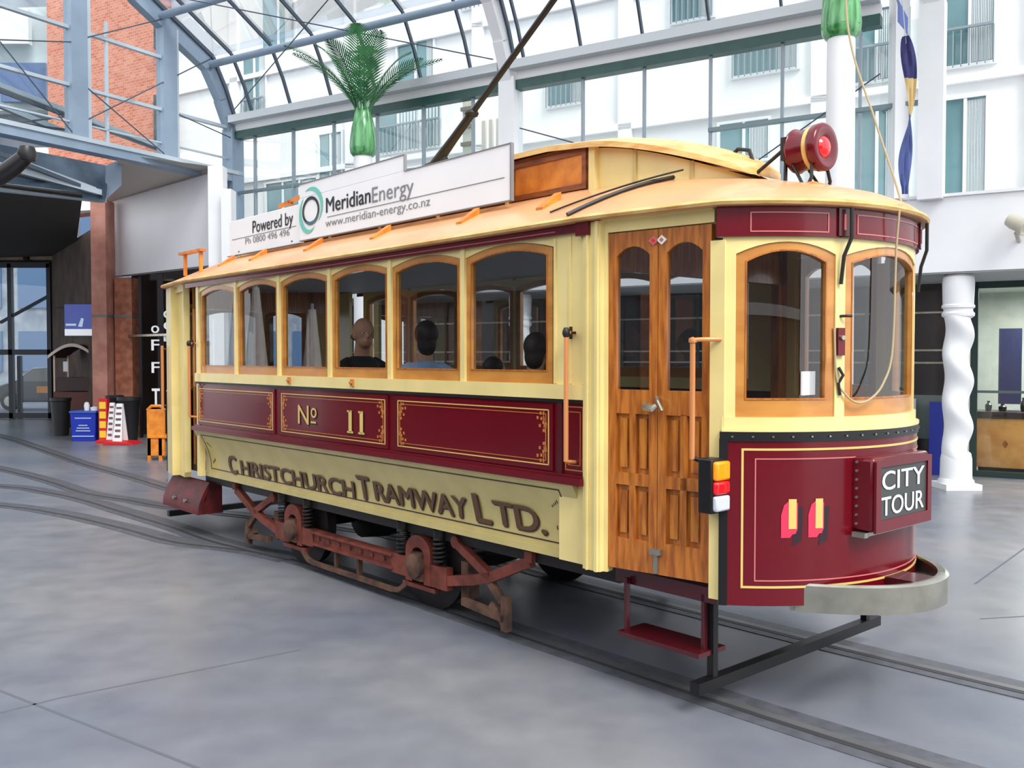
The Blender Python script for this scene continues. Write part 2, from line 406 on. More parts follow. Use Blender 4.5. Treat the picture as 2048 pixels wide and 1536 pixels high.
for sx in (1,-1):
    am=arcmap(sx)
    for sg in (-1,1):
        tm=tapermap(sx,sg)
        f=MB()
        f.mbox(tm,.0,.67,2.535,2.63,-.06,.0); f.mbox(tm,-.02,.67,2.60,2.63,0,.02)
        f.mbox(tm,.655,.735,.62,2.44,-.06,.012)
        if sx<0: f.mbox(tm,.40,.70,.59,2.6,-.06,.03); f.mbox(tm,.16,.40,.59,2.6,-.10,-.03); f.mbox(tm,.385,.40,.59,2.6,-.03,.045)
        f.mbox(tm,.0,.028,ZD0-.03,2.535,-.06,.0)
        part(f,'corner_post',CREAM,label='cream corner post of the platform')
        if sx>0:
            d1=door_leaf(tm,.03,.338,0); d2=door_leaf(tm,.342,.65,1)
            if sg<0:
                h=MB(); h.tube([tm(.27,1.60,.0),tm(.29,1.585,.03),tm(.34,1.58,.04),tm(.36,1.60,.035)],[.012,.02,.02,.012],8); h.tube([tm(.34,1.64,.0),tm(.37,1.62,.04),tm(.40,1.57,.045)],.01,8); h.build('door_latch',STEEL,d1)
                h=MB(); h.lathe([(.0,0),(.03,.01),(.045,.03)],(0,0,0),12); 
                h=MB(); h.mbox(tm,.31,.375,.80,.83,-.01,.02); h.mbox(tm,.33,.355,.70,.80,-.01,.012); h.build('lower_latch',STEEL,d2)
                for kk,(ac,mt) in enumerate(((.315,RED),(.365,WHITE))):
                    h=MB(); h.prism([(ac-.03,2.47),(ac,2.445),(ac+.03,2.47),(ac,2.495)],tm,-.01,.0); h.mi(1).prism([(ac-.013,2.47),(ac,2.458),(ac+.013,2.47),(ac,2.482)],tm,0,.003)
                    h.build('diamond_plate',[PINK if kk==0 else WHITE,mt if kk==0 else GOLDD],(d1,d2)[kk],smooth=0)
                # grab rail beside the door
                h=MB(); h.tube([tm(.60,1.335,.09),tm(.60,1.92,.09),tm(.605,1.935,.09),tm(.625,1.94,.085),tm(.70,1.942,.03),tm(.715,1.942,.0)],[.014]*2+[.015,.012,.012,.012],12)
                h.lathe([(.0,-.02),(.02,-.01),(.022,.0),(.02,.012),(0,.02)],tm(.60,1.935,.09),14)
                part(h,'grab_rail',COPPER,label='copper coloured grab rail beside the door')
                h=MB(); h.tube([tm(.60,1.345,.09),tm(.62,1.33,.06),tm(.66,1.33,.0)],.012,8); part(h,'rail_bracket',IRON)
        # side marker light cluster
        if sx>0:
            c=sub('side_light','black light box with amber, red and clear lenses')
            cx=sx*3.655; y0=sg*.905; y1=sg*1.01
            b=MB(); b.box(*sorted((sx*3.60,sx*3.685)),*sorted((sg*.87,sg*1.0)),1.07,1.345); b.build('light_housing',BLACK,c,bev=.008)
            for z0,z1,mt,nm in ((1.235,1.335,AMBER,'amber_lens'),(1.165,1.235,RED,'red_lens'),(1.08,1.163,CLEARL,'clear_lens')):
                b=MB(); b.box(*sorted((sx*3.68,sx*3.715)),*sorted((sg*.88,sg*.992)),z0+.002,z1-.002); b.build(nm,mt,c,bev=.012)
        # pillar handrails on the saloon end
        h=MB(); px=sx*2.735 if sx>0 else -2.63
        y=sg*1.075
        h.tube([(px,y,1.26),(px,y,2.0)],.014,10); h.tube([(px,y,1.26),(px,sg*.99,1.25)],.011,8); h.tube([(px,y,1.99),(px,sg*.99,1.99)],.011,8)
        part(h,'handrail',COPPER,label='copper coloured vertical handrail')
        h=MB(); h.lathe([(.012,-.03),(.022,-.01),(.022,.01),(.012,.03)],(px,y,1.99),10); h.box(px-.035,px+.035,*sorted((sg*1.03,sg*1.045)),1.983,1.997); h.box(px-.006,px+.006,*sorted((sg*1.03,sg*1.045)),1.955,2.025); part(h,'rail_bracket',IRON)
        if sx<0:
            h=MB(); q=lambda z,d=.07:tm(.73,z,d)
            h.tube([q(1.25),q(1.98)],.016,10); part(h,'handrail',COPPER,label='copper coloured vertical handrail'); 
            h=MB(); h.tube([q(1.32,.0),q(1.32)],.012,8); part(h,'rail_bracket',IRON); h=MB(); h.tube([q(1.94,0),q(1.94)],.012,8); part(h,'rail_bracket',IRON)
    # curved upper front
    f=MB(); NS=24
    f.mbox(am,-LA,LA,1.485,1.55,-.05,.012,NS); 
    f.mbox(am,-LA,LA,1.478,1.492,.0,.03,NS)
    WN=[(-.965,-.445),(-.385,.385),(.445,.965)]
    for a0,a1 in ((-LA,-.965),(-.445,-.385),(.385,.445),(.965,LA)): f.mbox(am,a0,a1,1.55,2.46,-.05,.0)
    for a0,a1 in WN:
        ar=arch(a0,a1,2.37,2.43)[::-1]; f.strip(ar,[(a,2.46) for a,z in ar],am,-.05,0)
        window(tram,am,a0,a1,1.55,2.37,2.43,st=.055,bt=.095,tp=.045,name='front_window' if sx>0 else 'rear_window')
    part(f,'front_frame' if sx>0 else 'rear_frame',CREAM)
    f=MB(); f.mbox(am,-LA-.03,LA+.03,2.455,2.61,-.03,.018,NS)
    f.mi(1)
    for a0,a1 in ((-.90,-.50),(-.33,.33),(.50,.90)): recttube(f,am,a0,a1,2.475,2.575,.006,.018,8)
    for a0 in (-.415,.415):
        f.mi(2).mbox(am,a0-.035,a0+.035,2.46,2.60,.018,.03); f.mi(1).mbox(am,a0-.006,a0+.006,2.49,2.57,.03,.034)
    part(f,'end_letterboard',[MAROON,PINK,MAROOND])
    # dash
    f=MB(); f.mbox(am,-LA,LA,.60,1.43,-.04,.02,NS)
    f.mi(1).mbox(am,-LA-.01,LA+.01,1.43,1.477,-.02,.027,NS)
    f.mi(1).mbox(am,-LA-.012,-LA+.03,.60,1.44,-.02,.028); f.mbox(am,LA-.03,LA+.012,.60,1.44,-.02,.028)
    f.mi(2); recttube(f,am,-.935,.935,.69,1.395,.011,.02,24)
    f.mi(3); recttube(f,am,-.87,.87,.725,1.345,.006,.02,24)
    f.mi(4)
    for k in range(21):
        a=-.98+.098*k; f.mbox(am,a-.005,a+.005,1.45,1.458,.03,.034)
    da=part(f,'dash' ,[MAROON,BLACK,GOLD,PINK,STEEL],label='curved maroon end panel with gold lining')
    n=MB()
    for c in ((-.685,-.545) if sx>0 else (.565,.705)):
        n.mi(1).prism([(c-.03,.955),(c+.02,.965),(c+.03,.99),(c+.03,1.12),(c-.03,1.11)],am,.02,.0215)  # shade
        n.mi(2).prism([(c+.0,.90),(c+.05,.93),(c+.06,1.10),(c+.03,1.10)],am,.02,.0212)
        n.mi(1).prism([(c-.055,.945),(c-.01,.945),(c+.02,.985),(c+.02,1.0),(c-.01,1.135),(c-.04,1.11),(c-.055,1.06)],am,.0215,.0235)
        n.mi(0).mbox(am,c-.018,c+.022,.99,1.14,.0235,.026)
    n.build('number_lettering',[GOLD,mat('number_pink',(214,52,86),.35),mat('number_green',(44,24,32),.4)],da,smooth=0)['label']='gold painted 11 with pink and green shading'
    # bumper
    b=MB()
    def bf(off,z):
        return lambda u:(sx*(4.37+off-.45*abs(2*u-1)**2.2),(2*u-1)*(.62),z-.035)
    prof=[(0,.60),(0,.735),(-.02,.745),(-.06,.74),(-.06,.72),(-.03,.72),(-.03,.60)]
    b.grid(lambda u,v:(lambda p:bf(p[0],p[1])(u))(prof[round(v*6)]),24,6)
    part(b,'bumper',STEEL,label='curved steel bumper beam')
    b=MB(); b.box(*sorted((sx*3.3,sx*4.30)),-.10,.10,.60,.70); part(b,'coupler',MAROOND)
# ---- destination sign box
d=sub('destination_sign','maroon sign box showing CITY TOUR')
b=MB(); y0,y1,z0,z1=-.345,.265,.965,1.345
b.box(4.06,4.19,y0,y1,z0,z1); b.build('sign_case',MAROON,d,bev=.02)
b=MB(); pm=lambda a,z,dd:(4.19+dd,a,z)
b.ring(loop(y0,y1,z0,z1-.02,z1),loop(y0+.05,y1-.045,z0+.06,z1-.05,z1-.05),pm,0,.014); b.build('sign_frame',MAROON,d,smooth=0)
b=MB(); b.box(4.188,4.194,y0+.04,y1-.04,z0+.05,z1-.04); b.build('sign_blind',SIGNBK,d,smooth=0)
b=MB(); put_text(b,'CITY',y0+.07,y1-.075,1.175,.095,pm,.008,.02); put_text(b,'TOUR',y0+.065,y1-.08,1.045,.095,pm,.008,.02); b.build('lettering',WHITE,d,smooth=0)
b=MB()
for z in [z0+.04+.045*k for k in range(8)]: r_=MB(); r_.cyl((4.10,y0-.008,z),(4.10,y0+.01,z),.007,8); r_.build('rivet',STEEL,d)
b.box(4.09,4.16,y0-.03,y0+.01,z0-.025,z0+.0); b.box(4.09,4.16,y0,y1,z0-.02,z0); b.build('sign_bracket',STEEL,d)
# ---- main roof
EO=.055
def outline(x):
    ax=abs(x)
    if ax<=2.9: return 1.075
    if ax<=3.62: return 1.075-(ax-2.9)*math.tan(TH)*1.0
    Rr=R+EO
    v=Rr*Rr-(ax-XC)**2
    y3=1.075-(3.62-2.9)*math.tan(TH)
    return min(y3,math.sqrt(max(v,0)))
XE=XC+R+EO
def crown(x):
    ax=abs(x); pts=[(0,3.03),(2.3,3.03),(2.9,2.975),(3.4,2.885),(3.8,2.795),(4.0,2.735),(XE,2.66)]
    for (a,za),(b2,zb) in zip(pts,pts[1:]):
        if ax<=b2: return za+(zb-za)*(ax-a)/(b2-a)
    return 2.66
xs=[];n1=30
for i in range(n1+1): xs.append(3.3*i/n1)
xs+=[3.3+(XE-3.3)*math.sin(PI/2*i/14) for i in range(1,15)]
xs=[-x for x in xs[:0:-1]]+xs
NV=20
def roofz(x,y):
    w=max(outline(x),1e-4); t=min(1,abs(y)/w); return 2.64+(crown(x)-2.64)*(1-t**1.7)
def rtop(u,v):
    x=xs[round(u*(len(xs)-1))]; y=outline(x)*(2*v-1); return (x,y,roofz(x,y))
def rbot(u,v):
    x=xs[round(u*(len(xs)-1))]; y=outline(x)*(2*v-1); return (x,y,2.605)
b=MB(); b.shell(rtop,rbot,len(xs)-1,NV)
part(b,'roof',ROOF,label='tan canvas covered roof with curved hoods',smooth=40)
edge=[(x,-outline(x)-.004,2.6225) for x in xs]+[(x,outline(x)+.004,2.6225) for x in xs[::-1]]
b=MB(); 
pts=[Vector(p) for p in edge]
b.tube(pts,.017,6,closed=True)
part(b,'roof_edge_moulding',ROOFE)
# raised seam over the saloon end
b=MB(); b.tube([(x_,y,roofz(x_,y)+.012) for y in [1.072*(2*k/30-1) for k in range(31)] for x_ in [2.74+.26*(1-(abs(y)/1.07)**1.6)]],.014,6); part(b,'roof_seam',IRON)
b=MB(); b.tube([(2.50+.05*k,-.98+.05*k,roofz(2.5,-.98+.05*k)+.010) for k in range(12)],.006,6); part(b,'roof_cable',IRON)
# ---- clerestory
CW=.5; X1=2.45; XEc=3.28
def cxs(n=18): 
    a=[X1*i/6 for i in range(7)]+[X1+(XEc-X1)*math.sin(PI/2*i/n) for i in range(1,n+1)]
    return [-x for x in a[:0:-1]]+a
CXS=cxs()
def cout(x,off=0):
    ax=abs(x)
    if ax<=X1: return CW+off
    t=(ax-X1)/(XEc+off-X1); return (CW+off)*math.sqrt(max(0,1-min(1,t)**2))
def ctop(x):
    ax=abs(x)
    if ax<1.9: return 3.20
    t=(ax-1.9)/(XEc-1.9); return 3.20-.29*t**2.2
# walls
b=MB()
wall=[(x,-cout(x)) for x in CXS]
for sg in (1,-1):
    for (xa,ya),(xb2,yb) in zip(wall,wall[1:]):
        za=ctop(xa); zb=ctop(xb2)
        b.add([(xa,sg*ya,2.66),(xb2,sg*yb,2.66),(xb2,sg*yb,zb),(xa,sg*ya,za)],[(0,1,2,3)])
part(b,'clerestory',CREAM,label='cream raised roof section with curved ends')
for sg in (1,-1):
    for x in (-3.0,-2.75,2.72,3.05):
        y=sg*cout(x); b=MB(); b.box(x-.012,x+.012,*sorted((y,y+sg*.012)),2.8,ctop(x)); part(b,'clerestory_batten',CREAMD)
for sg in (-1,1):
    y=sg*CW
    b=MB(); b.box(-2.40,2.40,*sorted((y,y+sg*.02)),2.82,3.20); part(b,'clerestory_side',BROWN,label='brown wooden clerestory side')
    for n in range(6):
        x0=-2.40+.8*n; w=MB(); mpc=lambda a,z,dd:(a,sg*(CW+dd),z)
        w.ring(loop(x0+.04,x0+.76,2.92,3.17,3.17,2),loop(x0+.075,x0+.725,2.955,3.14,3.14,2),mpc,.02,.035)
        w.mi(1).mbox(mpc,x0+.07,x0+.73,2.95,3.145,.02,.024)
        part(w,'clerestory_window',[BROWN,ORANGE],smooth=0)
        p=MB(); p.box(x0-.012,x0+.012,*sorted((y,y+sg*.04)),2.82,3.2); part(p,'clerestory_post',ROOFE,smooth=0)
    p=MB(); p.box(2.39,2.44,*sorted((y,y+sg*.04)),2.82,3.2); part(p,'clerestory_post',CREAM)
def ct(off,dz):
    def f(u,v):
        x=CXS[round(u*(len(CXS)-1))]; k=1+.02*0
        sx_=1 if x>=0 else -1
        xx=x+ (sx_*off*max(0,(abs(x)-X1)/(XEc-X1)) )
        w=(CW+.075)*math.sqrt(max(0.0,1-(max(0,abs(x)-X1)/(XEc-X1))**2)) if abs(x)>X1 else CW+.075
        y=w*(2*v-1); return (xx,y,ctop(x)+dz+.085*(1-(2*v-1)**2)*(.3+.7*w/(CW+.075)))
    return f
b=MB(); b.shell(ct(.07,.03),ct(.07,-.005),len(CXS)-1,12); part(b,'clerestory_roof',ROOFE,smooth=40)
b=MB(); b.tube([(3.10,-.05,3.06),(3.16,-.05,3.10),(3.24,-.05,3.08),(3.27,-.05,3.0)],.012,8); part(b,'roof_hook',IRON)
# ---- roof walkway brackets / small orange blocks
for x in (-2.35,-1.66,-.62,.42,1.50,2.3):
    b=MB(); y0=-.88; y1=-.72
    b.hexa([(x-.03,y0,roofz(x,y0)),(x+.03,y0,roofz(x,y0)),(x+.03,y1,roofz(x,y1)),(x-.03,y1,roofz(x,y1)),(x-.03,y0,roofz(x,y0)+.015),(x+.03,y0,roofz(x,y0)+.015),(x+.03,y1,roofz(x,y1)+.045),(x-.03,y1,roofz(x,y1)+.045)])
    part(b,'roof_bracket',ORANGE,smooth=0)
b=MB()
for x in (-3.05,-2.65): b.box(x-.015,x+.015,-.95,-.92,2.70,2.93)
b.box(-3.15,-2.6,-.97,-.90,2.92,2.945)
part(b,'roof_frame',ORANGE)
# ---- advertising board
bd=sub('advertising_board','white advertising board on the roof, lettered in black and grey')
ym=lambda a,z,dd:(a,-.71-dd,z)
b=MB(); b.mbox(ym,-1.02,1.85,2.89,3.265,-.02,0); b.mbox(ym,-1.02,.62,3.265,3.39,-.02,0); b.build('board_panel',WHITE,bd,bev=.004)
b=MB(); b.mbox(ym,-2.52,-1.02,2.875,3.225,-.045,-.02); b.build('rear_board_panel',WHITE,bd,bev=.004)
b=MB()
for (a0,a1,z0,z1) in ((-1.02,1.85,2.885,2.892),(-1.02,.62,3.385,3.392),(.62,1.85,3.26,3.267),(-2.52,-1.02,2.868,2.875)): b.mbox(ym,a0,a1,z0,z1,-.02,.006)
b.mbox(ym,1.84,1.853,2.885,3.267,-.02,.006); b.mbox(ym,.615,.622,3.265,3.392,-.02,.006)
b.build('board_edging',TEXTGR,bd,smooth=0)
b=MB(); 
put_text(b,'Powered by',-1.99,-1.17,3.06,.115,ym,-.016,.022)
b.mi(0); put_text(b,'Meridian',-.55,.15,3.085,.125,ym,.004,.03)
b.mi(1); put_text(b,'Energy',.17,.74,3.08,.12,ym,.004,.0)
put_text(b,'www.meridian-energy.co.nz',-.56,.95,2.965,.065,ym,.004,.0)
put_text(b,'Ph 0800 496 496',-2.15,-1.24,2.965,.06,ym,-.016,.0)
b.mbox(ym,-.53,1.78,3.045,3.050,0,.003); b.mbox(ym,-2.45,-1.12,3.035,3.040,-.02,-.017)
b.build('board_lettering',[TEXTBK,TEXTGR],bd,smooth=0)
b=MB()
def ell(cx,cz,rx,rz,w,rot,d,n=28,t0=0,t1=2*PI,taper=True):
    o=[];i_=[]
    for k in range(n+1):
        t=t0+(t1-t0)*k/n; ww=w*(math.sin(PI*k/n) if taper else 1)
        for lst,q in ((o,0),(i_,ww)):
            x=(rx-q)*math.cos(t); z=(rz-q)*math.sin(t)
            lst.append((cx+x*math.cos(rot)-z*math.sin(rot),cz+x*math.sin(rot)+z*math.cos(rot)))
    b.sheet(o,i_,ym,d)
b.mi(1); ell(-.80,3.17,.20,.17,.05,0,.004,t0=-1.0,t1=2.2)
ell(-.86,3.11,.16,.17,.05,0,.0045,t0=2.0,t1=5.6)
b.mi(0); ell(-.81,3.135,.15,.125,.028,0,.006,taper=False)
b.mi(2); ell(-.81,3.135,.15,.125,.03,0,.0065,t0=-2.6,t1=-.2)
b.build('board_logo',[TEXTBK,TEAL,mat('print_slate',(70,108,120),.5)],bd,smooth=0)
b=MB()
for x in (-2.3,-1.2,-.2,.6,1.6): b.bar((x,-.69,2.9),(x,-.52,3.05),.02)
b.build('board_stay',IRON,bd)
# yellow frame seen behind the board
b=MB(); b.bar((-1.9,-.45,3.33),(-1.2,-.45,3.40),.03); b.bar((-1.55,-.45,3.2),(-1.7,-.45,3.36),.03); part(b,'trolley_hook_frame',ORANGE)
# ---- trolley pole
tp=sub('trolley_pole','dark trolley pole rising from the roof')
b=MB(); p0=Vector((-.10,0,3.40)); dr=Vector((3.25,0,2.16)).normalized()
b.tube([p0+dr*.55,p0+dr*6.2],[.026,.017],12); b.build('pole',IRON,tp)
b=MB(); b.tube([p0+dr*.0,p0+dr*.15,p0+dr*.5,p0+dr*.8],[.045,.05,.038,.034],12); b.lathe([(.05,-.02),(.06,0),(.05,.02)],p0+dr*.78,10)
b.build('pole_socket',IRON,tp)
b=MB(); b.lathe([(.2,0),(.2,.03),(.07,.05),(.06,.12),(.04,.14)],(-.05,0,3.30),20); b.tube([(-.35,0,3.40),(-.05,0,3.50),(.2,0,3.52)],.03,8); b.tube([(-.45,.05,3.38),(.1,.06,3.46)],.022,8); b.build('pole_base',IRON,tp)
# ---- roof lamp
rl=sub('roof_lamp','round maroon headlamp with red lens on the front hood')
lc=(3.60,0,3.03)
b=MB(); b.lathe([(.06,-.10),(.10,-.095),(.122,-.085),(.128,-.07),(.118,-.06),(.112,.02),(.118,.03)],lc,32,'x'); b.mi(1).lathe([(.121,.025),(.124,.03),(.124,.045),(.12,.05)],lc,32,'x'); b.mi(0).lathe([(.12,.05),(.132,.06),(.134,.10),(.125,.112),(.10,.115),(.062,.10),(.06,.085)],lc,32,'x')
b.build('lamp_body',[MAROON,GOLD],rl,smooth=50)
b=MB(); b.lathe([(.062,.085),(.06,.10),(.045,.115),(.02,.125),(.0,.128)],lc,24,'x'); b.build('lamp_lens',RED,rl)
b=MB()
for y in (-.09,.09):
    b.tube([(3.67,y*.9,2.93),(3.68,y*1.1,2.85),(3.66,y*1.2,2.80)],.01,8); b.tube([(3.55,y*.9,2.94),(3.60,y,2.86),(3.64,y*1.2,2.80)],.009,8)
b.tube([(3.66,-.11,2.81),(3.66,.11,2.81)],.009,8); b.bar((3.50,-.07,3.06),(3.5,-.075,2.84),.022,.012)
b.tube([(3.50,-.10,3.03),(3.30,-.10,2.91)],.011,8); b.box(3.49,3.52,-.11,-.03,2.97,3.10)
b.build('lamp_bracket',IRON,rl)
b=MB(); b.box(3.35,3.74,-.17,.17,2.745,2.815); b.build('lamp_base_board',ORANGE,rl,bev=.01)
# ---- trolley rope, straps, small fittings at the front
am=arcmap(1)
b=MB(); b.tube(smooth3([(3.68,0,5.9),(3.80,0,4.1),(3.847,0,3.585),(3.995,0,3.122),(4.135,0,2.70),(4.17,-.07,2.62),(4.16,-.08,2.40),(4.155,-.10,1.89),(4.145,-.17,1.72),(4.12,-.25,1.64),(4.09,-.33,1.62),(4.06,-.39,1.66),(4.03,-.43,1.75),(4.02,-.44,2.0)]),.006,8); part(b,'trolley_rope',mat('rope',(176,160,128),.8))
for s in (-1,1):
    b=MB(); b.tube([am(s*.40,2.60,.06),am(s*.40,2.45,.06),am(s*.42,2.36,.03),am(s*.425,2.22,.015)],.010,8); part(b,'lamp_hook',IRON)
b=MB(); b.mbox(am,-.44,-.40,1.86,2.0,.0,.02); b.mi(1).cyl(am(-.42,1.95,.02),am(-.42,1.95,.035),.012,10); part(b,'front_latch',[MAROON,STEEL])
b=MB(); b.tube([am(-.415,2.06,.0),am(-.40,2.06,.03),am(-.37,2.06,.03)],.007,8); part(b,'peg',IRON); b=MB(); b.tube([am(-.43,1.80,.01),am(-.41,1.76,.02),am(-.43,1.72,.01),am(-.42,1.66,.01)],.008,8); part(b,'cleat',IRON)
# ---- controller and brake column inside the front platform
b=MB(); b.box(3.45,3.70,-.55,-.25,.75,1.55); b.cyl((3.58,-.4,1.55),(3.58,-.4,1.62),.05,16); part(b,'controller',IRON,bev=.01)
b=MB(); b.tube([(3.75,.15,.75),(3.75,.15,1.78)],.03,10); b.tube([(3.75,.15,1.76),(3.75,-.02,1.79),(3.75,-.05,1.86)],.018,8); part(b,'brake_column',COPPER)
b=MB(); b.box(3.93,3.94,-.60,-.48,1.66,1.78); part(b,'paper_notice',WHITE,smooth=0)
# ---- rear step, tray
b=MB()
def stp(u,v):
    a=-3.66+.98*u; ang=v*PI/2; return (a,-.72-.27*math.sin(ang)*(1-.15*u),.24+.30*(1-math.cos(ang)))
b.shell(lambda u,v:(-3.62+.95*u,-.86-.12*math.cos(v*PI/2.0),.27+.30*v),lambda u,v:(-3.62+.95*u,-.83-.10*math.cos(v*PI/2.0),.27+.30*v),6,8)
b.box(-3.60,-2.66,-.99,-.72,.25,.27); b.prism([(-.72,.27),(-.98,.27),(-.90,.38),(-.86,.57),(-.72,.57)],lambda a,z,d:(-3.58+d,a,z),-.02,.0); b.prism([(-.72,.27),(-.98,.27),(-.90,.38),(-.86,.57),(-.72,.57)],lambda a,z,d:(-2.68+d,a,z),-.02,.0)
part(b,'platform_step',mat('step_red',(104,24,30),.5,rgb2=(70,18,22),scale=9))
b=MB(); 
for x in (-3.3,-3.0): 
    b.cyl((x,-.995,.36),(x,-.97,.36),.02,10)
part(b,'step_bolt',STEEL)
b=MB()
b.box(3.0,3.56,-.93,-.70,.30,.325); b.box(3.02,3.04,-.90,-.87,.32,.62); b.box(3.52,3.54,-.86,-.83,.32,.62); b.box(2.92,3.62,-.86,-.82,.58,.69); part(b,'platform_step',MAROOND)
for sx in (-1,1):
    b=MB(); x=sx*3.55; b.box(x-.03,x+.03,-.95,.95,.12,.18)
    for y in (-.80,.8): b.box(x-.02,x+.02,y-.02,y+.02,.17,.66)
    part(b,'lifeguard_bar',BLACK)
# under-sill
b=MB(); b.box(-2.9,2.9,-.80,-.74,.55,.70); b.box(-2.9,2.9,.74,.80,.55,.70); b.box(-4.0,4.0,-.5,-.42,.55,.66); b.box(-4.0,4.0,.42,.5,.55,.66); part(b,'underframe',IRON)
# ---- truck
tk=sub('truck','rust coloured four-wheel running gear')
for sg in (-1,1):
    y=sg*.80
    fm=lambda a,z,dd:(a,sg*(.80+dd),z)
    b=MB()
    b.mbox(fm,-.62,.62,.25,.36,-.02,.02); b.mbox(fm,-.62,.62,.345,.365,-.04,.05); b.mbox(fm,-.62,.62,.245,.262,-.04,.05)
    for s in (-1,1):
        c=s*.95
        o=[];i_=[]
        for k in range(13):
            t=PI*k/12; o.append((c+.155*math.cos(t),.42+.13*math.sin(t))); i_.append((c+.075*math.cos(t),.41+.05*math.sin(t)))
        o=[(c+.155,.20)]+o+[(c-.155,.20)]; i_=[(c+.075,.20)]+i_+[(c-.075,.20)]
        b.strip(o,i_,fm,-.03,.035)
        a0,a1=sorted((c-s*.15,c-s*.35)); b.mbox(fm,a0,a1,.22,.37,-.03,.03)
        a0,a1=sorted((c+s*.15,c+s*.34)); b.mbox(fm,a0,a1,.20,.36,-.03,.03)
        # end trusses
        pts=[(c+s*.33,.27),(c+s*.62,.33),(c+s*.80,.38),(c+s*1.12,.52),(c+s*1.20,.55)]
        for p,q in zip(pts,pts[1:]): b.bar(fm(*p,0),fm(*q,0),.05,.07)
        b.bar(fm(c+s*.80,.38,0),fm(c+s*.42,.56,0),.05,.06); b.bar(fm(c+s*1.2,.55,0),fm(c+s*1.2,.62,0),.07)
        b.lathe([(.0,-.03),(.045,-.02),(.045,.03),(0,.04)],fm(c+s*.42,.56,0),12,'y')
        b.bar(fm(c-.2,.17,0),fm(c+.2,.17,0),.06,.03)
    for k in range(7):
        x=-.5+.166*k; b.cyl(fm(x,.305,.015),fm(x,.305,.035),.016,8)
    b.build('truck_frame',RUST,tk)
    b=MB()
    pts=[(-.80,.17),(-.70,.10),(-.6,.085),(.6,.085),(.70,.10),(.80,.17)]
    for p,q in zip(pts,pts[1:]): b.bar(fm(*p,0.02),fm(*q,0.02),.035,.035)
    for x in (-.25,.1): b.bar(fm(x,.25,0),fm(x,.09,0),.04,.03)
    b.build('tie_bar',RUSTB,tk)
    for s in (-1,1):
        c=s*.95
        b=MB(); b.mbox(fm,c-.07,c+.07,.22,.42,-.06,.05); b.lathe([(.09,0),(.09,.05),(.05,.07),(0,.07)] if sg>0 else [(.09,0),(.09,-.05),(.05,-.07),(0,-.07)],fm(c,.33,.03),18,'y'); b.build('axle_box',RUSTB,tk)
        for q in (-.23,.23):
            b=MB(); b.tube([(c+q+.045*math.cos(t),y+.045*math.sin(t),.37+.19*t/(12*PI)) for t in [12*PI*k/96 for k in range(97)]],.011,6); b.cyl((c+q,y,.56),(c+q,y,.62),.05,12); b.build('coil_spring',IRON,tk)
        b=MB(); yw=sg*.66; b.lathe([(.05,-.07),(.36,-.055),(.40,-.05),(.40,-.03),(.37,-.02),(.37,.05),(.33,.055),(.30,.03),(.10,.03),(.08,.07),(0,.07)],(c,yw,.385),36,'y'); b.build('wheel',IRON,tk)
        b=MB(); b.mbox(fm,c+s*.42,c+s*.50,.16,.42,-.14,-.04); b.bar(fm(c+s*.50,.16,0),fm(c+s*.95,.13,0),.05,.05); b.bar(fm(c+s*.95,.05,0),fm(c+s*.95,.28,0),.05,.06); b.bar(fm(c+s*.80,.20,.0),fm(c+s*.95,.09,0),.04,.05); b.bar(fm(c+s*.92,.24,0),fm(c+s*.70,.42,0),.04,.05); b.build('brake_hanger',RUSTB,tk)
for s in (-1,1):
    b=MB(); b.cyl((s*.95,-.86,.37),(s*.95,.86,.37),.05,14); b.lathe([(.0,-.25),(.2,-.22),(.22,0),(.2,.22),(0,.25)],(s*.80,0,.40),20,'y'); b.build('axle',IRON,tk)

